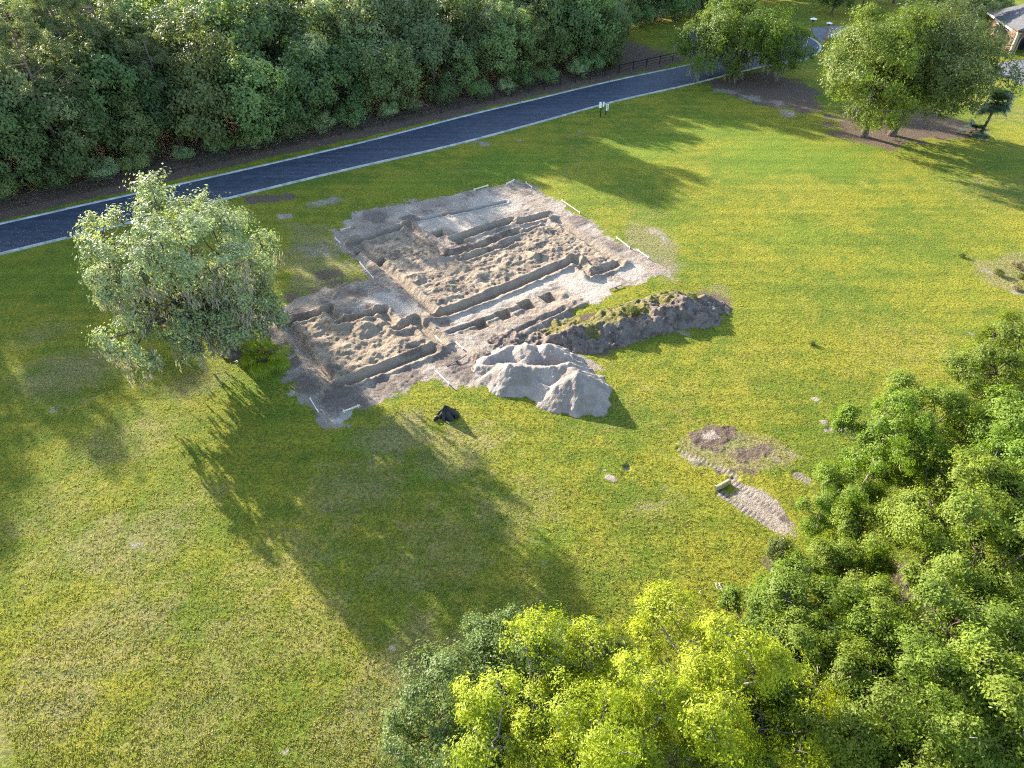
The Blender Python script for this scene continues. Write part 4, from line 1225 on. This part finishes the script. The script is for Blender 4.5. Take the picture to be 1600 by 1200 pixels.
# ------------------------------------------------------------------ palms
def palm_parts(seed, trunk_h, n_fr, frond, mat, lean=(0, 0), droop=0.5):
    rng = np.random.default_rng(seed)
    mb = MB()
    mb.tube([(lean[0] * t, lean[1] * t, -0.2 + (trunk_h + 0.2) * t) for t in np.linspace(0, 1, 6)], np.linspace(0.20, 0.15, 6), 8)
    top = np.array((lean[0], lean[1], trunk_h))
    fv, fq, fvar, n0 = [], [], [], 0
    for k in range(n_fr):
        a = k * 2.4 + rng.uniform(-0.3, 0.3)
        el = rng.uniform(-0.7, 1.35)
        d = np.array((math.cos(a) * math.cos(el), math.sin(a) * math.cos(el), math.sin(el)))
        L = frond * rng.uniform(0.35, 0.75)
        pts = [top + d * L * t + np.array((0, 0, -droop * 0.3 * L * t * t)) for t in (0, 0.35, 0.7, 1.0)]
        mb.tube(pts, [0.03, 0.025, 0.02, 0.015], 4, False)
        e = pts[-1]
        dd = nrmz(pts[-1] - pts[-2])
        side = nrmz(np.cross(dd, (0, 0, 1.0)) + 1e-6)
        nrm = np.cross(side, dd)
        v = rng.random()
        for j in range(27):
            th = math.radians(-110 + 220 * j / 26)
            ld = math.cos(th) * dd + math.sin(th) * side
            LL = frond * 0.62 * (0.75 + 0.25 * math.cos(th))
            w = 0.026 * frond
            wd = -math.sin(th) * dd + math.cos(th) * side
            mid = e + ld * LL * 0.55 + nrm * 0.04
            LL = LL * rng.uniform(0.8, 1.1)
            tip = e + ld * LL + np.array((0, 0, -droop * LL * rng.uniform(0.2, 0.7)))
            fv += [e, mid + wd * w, tip, mid - wd * w]
            fq.append((n0, n0 + 1, n0 + 2, n0 + 3))
            fvar += [min(1, max(0, 0.6 * v + 0.4 * rng.random()))] * 4
            n0 += 4
    cm = mesh_np('fronds', np.array(fv), np.array(fq), mat, False, {'var': ('FLOAT', np.array(fvar))})
    return mb.mesh('trunk', M_BARK, True), cm


def palm(seed, px, label, trunk_h, n_fr, frond, mat, lean=(0, 0), droop=0.5):
    b_ = on(*px)
    o_ = thing('palm_tree', label, 'palm', b_)
    t_, c_ = palm_parts(seed, trunk_h, n_fr, frond, mat, lean, droop)
    link('trunk', t_, o_)
    link('fronds', c_, o_)


palm(1, (1530, 214), 'dark cabbage palm with round fan fronds standing right of the oaks', 4.2, 44, 1.9, L_PALMD, (0.5, 0.2))
palm(2, (1522, 212), 'short dark fan palm at the foot of the cabbage palm', 0.6, 16, 1.8, L_PALMD)
palm(3, (413, 566), 'bright green fan palm on the grass at the corner of the dug plot', 1.0, 18, 1.9, L_PALML, (0.2, -0.2), 0.5)
palm(4, (372, 512), 'bright green fan palm glowing under the silvery tree', 1.6, 12, 1.6, L_PALML, (0, 0), 0.4)
palm(5, (436, 497), 'small green fan palm at the top left corner of the dug plot', 0.4, 10, 1.2, L_PALML, (0, 0), 0.4)

# ------------------------------------------------------------------ fence
fence = thing('fence', 'long black rail fence between the road verge and the woods', 'fence', (*to_xy(-45, 84.7), 0), ANG)
pm = MB()
pm.box((0, 0, 0.55), (0.11, 0.11, 1.5))
pmesh = pm.mesh('post', M_BLACK)
FL = 146.0
nposts = 50
for k in range(nposts):
    link('post', pmesh, fence, (k * FL / (nposts - 1), 0, 0))
for zz, th in ((1.18, 0.13), (0.78, 0.06), (0.36, 0.06)):
    rb = MB()
    rb.box((FL / 2, -0.075, zz), (FL + 0.2, 0.04, th))
    rb.build('rail', M_BLACK, fence)

# ------------------------------------------------------------------ boards set round the plot
def board(p0, p1, label, mat, zt=0.22, stakes=True, w=0.10):
    a, b_ = np.array(on(*p0)), np.array(on(*p1))
    L = np.linalg.norm((b_ - a)[:2])
    rz = math.atan2(b_[1] - a[1], b_[0] - a[0])
    c = (a + b_) / 2
    o_ = thing('batter_board' if stakes else 'loose_plank', label, 'board', (c[0], c[1], c[2]), rz, 'boards around the dug plot')
    m_ = MB()
    if stakes:
        m_.box((0, 0, zt), (L, 0.045, w))
        m_.build('plank', mat, o_)
        for sx in (-1, 1):
            s_ = MB()
            s_.box((sx * (L / 2 - 0.12), 0.045, zt * 0.5 - 0.05), (0.06, 0.04, zt + 0.34), taper=0.9)
            s_.build('stake', mat, o_)
    else:
        m_.box((0, 0, 0.13), (L, w, 0.05), M=((1, 0, 0.0), (0, 1, 0), (0.03, 0.0, 1)))
        m_.build('plank', mat, o_)
        m_ = MB()
        m_.box((0, w * 0.25, 0.05), (L * 0.12, 0.09, 0.12))
        m_.build('cleat', mat, o_)


board((681, 583), (702, 604), 'white board on stakes where the small wing meets the sand pile', M_BOARDW)
board((485, 626), (498, 647), 'white board on the lower left side of the plot by its bottom corner', M_BOARDW)
board((536, 647), (563, 637), 'pale board along the bottom edge, right of the plot bottom corner', M_BOARDW)
board((407, 503), (414, 517), 'short white board by the fan palm at the plot left corner', M_BOARDW)
board((446, 484), (446, 497), 'short pale board above the upper left trench of the small wing', M_BOARDW)
board((562, 413), (584, 438), 'bent white board in the notch between the two dug wings', M_BOARDW)
board((524, 375), (532, 383), 'very short white board at the left tip of the large wing', M_BOARDW)
board((532, 363), (549, 358), 'grey board at the upper left corner of the large wing', M_BOARD)
board((740, 299), (763, 292), 'pale board on the far edge of the plot next to the grass', M_BOARDW)
board((791, 290), (804, 283), 'short pale board at the topmost corner of the plot', M_BOARDW)
board((821, 287), (831, 295), 'short yellow board just right of the topmost corner', M_BOARD)
board((877, 315), (906, 335), 'long yellow board on the grass beside the upper right edge', M_BOARD)
board((962, 373), (984, 390), 'yellowish board halfway down the right edge', M_BOARD)
board((995, 393), (1013, 406), 'yellowish board close to the right corner of the plot', M_BOARD)
board((698, 574), (729, 558), 'dark weathered plank lying left of the sand pile', M_BOARDD, stakes=False)
board((953, 454), (972, 447), 'dark plank on the grass strip by the right corner', M_BOARDD, stakes=False)
board((680, 528), (690, 538), 'thin pale board on the right edge of the small wing', M_BOARDW, zt=0.2)
board((712, 536), (724, 548), 'thin grey board on trodden sand between small wing and pile', M_BOARD, stakes=False)
board((738, 578), (745, 557), 'red-brown plank stuck in the sand at the pile left foot', M_BOARDR, stakes=False)

# ------------------------------------------------------------------ black tarp heap
def tarp():
    rng_ = np.random.default_rng(8)
    na, nr = 72, 16
    v, q = [], []
    for i in range(nr):
        t = i / (nr - 1)
        for j in range(na):
            a = 2 * math.pi * j / na
            fold = 0.16 * math.sin(7 * a + 1.2) + 0.10 * math.sin(13 * a + 0.4 + 3 * t) + 0.05 * math.sin(23 * a)
            R = (0.80 + 0.25 * math.cos(a - 0.3)) * t * (1 + fold * t * 1.3)
            z = 1.15 * (1 - t) ** 0.75 * (1 + 0.5 * fold * (1 - t)) + 0.07 * math.sin(5 * a + 9 * t) * t * (1 - t) * 4
            z += 0.03 * (1 if t > 0.9 else 0)
            if t > 0.97:
                z = -0.02 if fold < 0 else 0.05
            v.append((R * math.cos(a) * 1.0, R * math.sin(a) * 0.8, z))
    for i in range(nr - 1):
        for j in range(na):
            q.append((i * na + j, (i + 1) * na + j, (i + 1) * na + (j + 1) % na, i * na + (j + 1) % na))
    p = on(696, 651)
    o_ = thing('tarp_heap', 'crumpled black plastic sheet heaped over something on the grass', 'tarp', p)
    o_.scale = (0.82, 0.82, 0.82)
    link('sheet', mesh_np('sheet', np.array(v), np.array(q), M_TARP, True), o_)
    s_ = MB()
    s_.box((0.25, -0.78, 0.04), (0.36, 0.06, 0.05), rz=-0.7)
    s_.build('stick', M_BOARD, o_)
    for k, (dx, dy) in enumerate(((-0.8, -0.35), (0.95, -0.1))):
        m_ = MB()
        ring = []
        for t in np.linspace(0, 1, 6):
            ring.append((dx - 0.35 * (t - 0.5), dy + 0.1 * math.sin(6 * t), 0.10 + 0.05 * math.sin(9 * t)))
        m_.tube(ring, [0.05, 0.16, 0.2, 0.14, 0.17, 0.04], 7)
        m_.build('bunched_corner', M_TARP, o_, smooth=True)


tarp()

# ------------------------------------------------------------------ signs by the road, lamps
def marker(px, label, h, tags):
    p = on(*px)
    o_ = thing('marker_post', label, 'post', p, 0.15, 'post pair by the road')
    m_ = MB()
    m_.box((0, 0, h / 2 - 0.1), (0.12, 0.12, h + 0.2))
    m_.build('post', M_BLACK, o_)
    for dx, dz, w_, hh in tags:
        t_ = MB()
        t_.box((dx, -0.09, h + dz), (w_, 0.04, hh))
        t_.box((dx, -0.10, h + dz + hh / 2), (w_ + 0.03, 0.07, 0.05))
        t_.build('panel', M_WHITE, o_)


marker((938, 183), 'tall black post carrying two white panels beside the road', 1.75, [(-0.14, -0.12, 0.34, 0.75), (0.30, -0.05, 0.20, 0.60)])
marker((946.5, 179.5), 'short black post with a white framed panel beside the taller post', 1.15, [(0.02, -0.15, 0.15, 0.85), (0.22, -0.15, 0.10, 0.85)])


def lamp(px, h, label, post_mat, wide):
    p = on(*px)
    o_ = thing('street_lamp', label, 'street lamp', p)
    m_ = MB()
    m_.tube([(0, 0, -0.2), (0, 0, 0.5), (0, 0, 0.55), (0, 0, h)], [0.14 * wide, 0.14 * wide, 0.08 * wide, 0.06 * wide], 10)
    m_.build('pole', post_mat, o_, smooth=True)
    m_ = MB()
    m_.tube([(0, 0, h - 0.02), (0, 0, h + 0.28)], [0.16, 0.22], 10)
    m_.build('lantern', M_GLASS, o_)
    m_ = MB()
    m_.tube([(0, 0, h + 0.29), (0, 0, h + 0.36), (0, 0, h + 0.50)], [0.55, 0.52, 0.10], 14)
    m_.build('cap', M_WHITE, o_, smooth=True)


lamp((1254, 98), 6.2, 'tall lamp with white cap rising from the spreading oak by the kerb', M_BLACK, 1.0)
lamp((1289, 62), 2.4, 'short lamp with white cap on the brown verge by the driveway mouth', M_BOARDR, 2.4)
p = on(1240, 100)
o = thing('sign_post', 'dark slim sign post at the kerb left of the tall lamp', 'sign post', p)
m = MB(); m.tube([(0, 0, -0.2), (0, 0, 2.9)], [0.08, 0.07], 8); m.build('pole', M_BLACK, o)
m = MB(); m.box((0, 0.09, 2.6), (0.6, 0.03, 0.6)); m.build('plate', M_BLACK, o)

# ------------------------------------------------------------------ logs and litter
def log(px0, px1, r, label, mat, endmat, name='log', bend=0.0):
    a, b_ = np.array(on(*px0)), np.array(on(*px1))
    c = (a + b_) / 2
    o_ = thing(name, label, 'log', tuple(c))
    pts = [a - c + (b_ - a) * t + np.array((0, 0, r * 0.85 + bend * math.sin(math.pi * t))) + np.array((0.03 * math.sin(7 * t), 0.03 * math.cos(5 * t), 0)) for t in np.linspace(0, 1, 9)]
    m_ = MB()
    m_.tube(pts, [r * (1 + 0.06 * math.sin(5 * k)) for k in range(9)], 12, False)
    m_.build('bark', mat, o_, smooth=True)
    for e, d in ((pts[0], pts[0] - pts[1]), (pts[-1], pts[-1] - pts[-2])):
        m_ = MB()
        d = d / np.linalg.norm(d)
        m_.tube([e - d * 0.02, e + d * 0.01], [r * 0.97, r * 0.94], 12)
        m_.build('cut_end', endmat, o_)


log((1118, 766), (1138, 755), 0.17, 'short mossy log lying at the upper left end of the sandy tracks', M_LOGEND, M_BARK)
log((347, 560), (376, 548), 0.14, 'dark bent log lying in the shade below the silvery tree', M_BOARDD, M_DEAD, 'fallen_log', 0.25)


def twig_heap(px, n, L, label, name='dead_branch', mat=None, z=0.1, spread=0.5):
    rng_ = np.random.default_rng(int(px[0]))
    p = on(*px)
    o_ = thing(name, label, 'branch', p)
    for k in range(3):
        m_ = MB()
        for _ in range(n):
            a = rng_.random() * 6.28
            d = np.array((math.cos(a), math.sin(a), rng_.uniform(0.0, 0.8)))
            s = rng_.normal(size=3) * np.array((spread, spread, 0.05)) * 0.5 + np.array((0, 0, z))
            e = s + d * L * rng_.uniform(0.4, 1)
            e[2] = max(e[2], 0.03)
            m_.tube([s, (s + e) / 2 + rng_.normal(size=3) * 0.08 * L, e], [0.03, 0.02, 0.006], 4, False)
        m_.build('limb', mat or M_DEAD, o_)


twig_heap((1505, 912), 14, 1.5, 'tangle of grey dead branches on the brown clearing', z=0.3, spread=1.2)
twig_heap((1120, 922), 3, 0.5, 'small upright dead twig on the grass above the yellow crown')
twig_heap((1225, 850), 3, 0.5, 'grey stump twigs at the end of the sandy tracks')

# weeds and shrubs at the edges
WE = [proto(601, 0.9, 0.8, 0.02, 12, 2600, 0.10, L_WEED, r0=0.02, fork=0.2), proto(602, 0.8, 0.8, 0.02, 12, 2400, 0.10, L_DRYWEED, r0=0.02, fork=0.2)]
for px, k, s, lab in (((1222, 866), 0, 1.1, 'small green shrub at the end of the sandy tracks'), ((1502, 402), 0, 0.38, 'flat green weed clump at the left of the rough grass patch'), ((1560, 430), 0, 0.6, 'dark weed clump in the hollow of the rough grass patch'), ((1590, 418), 1, 0.75, 'straw-coloured weed clump at the right edge above the grove'),
                      ((1588, 452), 1, 0.55, 'dry weed clump low in the rough grass patch'), ((1598, 436), 0, 0.55, 'green weed clump between the two dry ones'), ((1268, 538), 0, 0.32, 'lone dark weed tuft on open lawn right of the berm'), ((986, 488), 0, 0.75, 'bright green weed tuft on the middle of the berm'), ((925, 540), 0, 0.7, 'green weed tuft at the berm foot behind the sand pile'),
                      ((1080, 466), 0, 0.6, 'green weed tuft on the right crest of the berm'), ((430, 489), 1, 0.5, 'dry weed tuft beside the short pale board'), ((632, 1082), 0, 0.35, 'little green tuft on dry lawn near the grey-green trees'), ((1545, 115), 0, 1.5, 'low hedge plant along the house drive')):
    zz = 0.95 if px in ((986, 488), (1080, 466)) else 0.0
    b = at(px[0], px[1], zz)
    o = place(WE[k], 'weed_clump', lab, 'weeds', b[0], b[1], s, px[0], 'weeds around the lawn')
    if zz:
        o.location.z = zz - 0.15

# ------------------------------------------------------------------ standing grass
def grass_tufts():
    rng_ = np.random.default_rng(77)
    n0 = 330000
    y_ = 10 + 62 * rng_.random(n0) ** 1.7
    x_ = (rng_.random(n0) - 0.5) * 2 * (12 + 0.80 * y_)
    keep = 0.5 * fbm(x_ * 1.6, y_ * 1.6, 4, 201) + 0.75 * rng_.random(n0) > 0.72
    x_, y_ = x_[keep], y_[keep]
    hh, sd_, _, _, lt, dr, lu, rd = site(x_, y_)
    ok = (sd_ < 0.12) & (lt < 0.35) & (rd < 0.05) & (poly_sd(x_, y_, PAD) < -0.9)
    x_, y_, dr = x_[ok], y_[ok], dr[ok]
    z_ = gz(x_, y_)
    k = 3
    base = np.repeat(np.stack([x_, y_, z_], -1), k, 0) + rng_.normal(size=(len(x_) * k, 3)) * np.array((0.05, 0.05, 0))
    d = nrmz(rng_.normal(size=base.shape) * np.array((0.8, 0.8, 0.2)) + np.array((0, 0, 0.75)))
    L = 0.115
    N = nrmz(np.cross(d, rng_.normal(size=base.shape)))
    P = base + d * L * 0.35
    var = np.repeat(np.clip(0.35 + 0.5 * dr + 0.3 * rng_.normal(size=len(x_)), 0, 1), k)
    o_ = link('grass_tufts', leaf_mesh('grass_tufts', P, N, L, 0.28, var, L_GRASS, rng_, d))
    o_['kind'] = 'stuff'


grass_tufts()

# ------------------------------------------------------------------ house
hx, hy, _ = at(1577, 84)
house = thing('house', 'tan brick house with grey hip roof and arched entry at the top right corner', 'house', (hx, hy, 0), math.radians(-12))
m = MB(); m.box((9.0, 9.0, 1.6), (17.0, 12.0, 3.4)); m.build('wall', M_BRICK, house)
m = MB()
ev = 0.7
xs0, xs1, ys0, ys1 = 0.5 - ev, 17.5 + ev, 3.0 - ev, 15.0 + ev
m.add([(xs0, ys0, 3.3), (xs1, ys0, 3.3), (xs1, ys1, 3.3), (xs0, ys1, 3.3), (6.5, 9, 7.2), (11.5, 9, 7.2), (xs0, ys0, 3.1), (xs1, ys0, 3.1), (xs1, ys1, 3.1), (xs0, ys1, 3.1)],
      [(0, 1, 5, 4), (2, 3, 4, 5), (6, 7, 1, 0), (7, 8, 2, 1), (8, 9, 3, 2), (9, 6, 0, 3)], [(1, 2, 5), (3, 0, 4)])
rf = m.build('roof', M_ROOF, house)
m = MB()
for a, b_, c, d in ((xs0, xs1, ys0 - 0.03, ys0 - 0.03),):
    m.box(((a + b_) / 2, c, 3.15), (b_ - a, 0.05, 0.26))
m.box((xs0 - 0.03, (ys0 + ys1) / 2, 3.15), (0.05, ys1 - ys0, 0.26))
m.build('fascia', M_WHITE, rf)
# arched entry porch in front
porch = MB()
N_ = 14
W_, H_, T_ = 4.6, 4.0, 0.45
arcp = [(-1.55, 0)] + [(-1.55 * math.cos(math.pi * k / N_), 2.2 + 1.1 * math.sin(math.pi * k / N_)) for k in range(N_ + 1)] + [(1.55, 0)]
outp = [(-W_ / 2, 0)] + [(-W_ / 2 + W_ * k / N_, 3.7) for k in range(N_ + 1)] + [(W_ / 2, 0)]
vv_, qq_ = [], []
for (a, b_), (c, d) in zip(arcp, outp):
    for yy in (0, T_):
        vv_ += [(2.2 + a, yy, b_), (2.2 + c, yy, d)]
for k in range(len(arcp) - 1):
    i0, i1 = k * 4, (k + 1) * 4
    qq_ += [(i0, i1, i1 + 1, i0 + 1), (i0 + 2, i0 + 3, i1 + 3, i1 + 2), (i0, i0 + 2, i1 + 2, i1), (i0 + 1, i1 + 1, i1 + 3, i0 + 3)]
porch.add(vv_, qq_)
pw = porch.build('entry_arch', M_BRICK, house)
m = MB()
for k in range(len(arcp) - 1):
    (a, b_), (c, d) = arcp[k], arcp[k + 1]
    m.tube([(2.2 + a, -0.05, b_), (2.2 + c, -0.05, d)], 0.14, 4)
m.build('arch_trim', M_STUCCO, pw)
for sx in (0.05, 4.35):
    m = MB()
    m.box((sx, -0.2, 1.6), (0.5, 0.5, 3.6), taper=0.9)
    m.box((sx, -0.2, 3.3), (0.66, 0.66, 0.2))
    m.build('column', M_STUCCO, house)
m = MB()
m.add([(-0.6, -0.6, 3.7), (5.0, -0.6, 3.7), (5.0, 4.0, 3.7), (-0.6, 4.0, 3.7), (2.2, -0.6, 5.2), (2.2, 6.0, 5.2)], [(0, 4, 5, 3), (1, 2, 5, 4)], [(0, 1, 4), (3, 5, 2)])
m.build('entry_roof', M_ROOF, house)
m = MB(); m.box((-0.02, 2.0, 1.7), (0.3, 3.0, 3.3)); m.build('side_wall', M_BRICK, house)
for yy in (6.0, 10.5):
    m = MB(); m.box((0.47, yy, 1.7), (0.10, 1.6, 1.5)); w = m.build('window', M_WHITE, house)
    m = MB(); m.box((0.41, yy, 1.7), (0.06, 1.4, 1.3)); m.build('pane', M_GLASS, w)
m = MB(); m.box((2.2, 2.96, 1.2), (1.8, 0.10, 2.4)); m.build('door', M_GLASS, house)

# ------------------------------------------------------------------ camera, light, air
cam = bpy.data.cameras.new('camera')
co = bpy.data.objects.new('camera', cam)
C.objects.link(co)
co.location = (0, 0, CAM_H)
co.rotation_euler = (math.radians(90) - PITCH, 0, 0)
cam.sensor_width = 36.0
cam.lens = 36.0 * FPX / 1600.0
cam.clip_end = 5000
SC.camera = co

SUN_EL, SUN_AZ = math.radians(18.0), math.radians(-45.0)     # azimuth from +Y towards +X
sd_ = Vector((math.sin(SUN_AZ) * math.cos(SUN_EL), math.cos(SUN_AZ) * math.cos(SUN_EL), math.sin(SUN_EL)))
sun = bpy.data.lights.new('sun', 'SUN')
sun.energy = 5.0
sun.angle = math.radians(0.55)
sun.color = (1.0, 0.92, 0.79)
so = bpy.data.objects.new('sun', sun)
C.objects.link(so)
so.rotation_euler = sd_.to_track_quat('Z', 'Y').to_euler()
so.location = (0, 0, 60)

w = bpy.data.worlds.new('World')
SC.world = w
w.use_nodes = True
nt = w.node_tree
nt.nodes.clear()
sky = nt.nodes.new('ShaderNodeTexSky')
sky.sky_type = 'NISHITA'
sky.sun_disc = False
sky.sun_elevation = SUN_EL
sky.sun_rotation = SUN_AZ
bg = nt.nodes.new('ShaderNodeBackground')
bg.inputs[1].default_value = 0.15
wo = nt.nodes.new('ShaderNodeOutputWorld')
nt.links.new(sky.outputs[0], bg.inputs[0])
nt.links.new(bg.outputs[0], wo.inputs[0])

SC.view_settings.view_transform = 'Standard'
SC.view_settings.look = 'None'
SC.view_settings.exposure = 1.98
SC.view_settings.gamma = 1.0
SC.render.engine = 'CYCLES'
SC.cycles.max_bounces = 6
SC.cycles.diffuse_bounces = 2
SC.cycles.transmission_bounces = 4
SC.cycles.use_denoising = False
SC.cycles.filter_width = 1.15
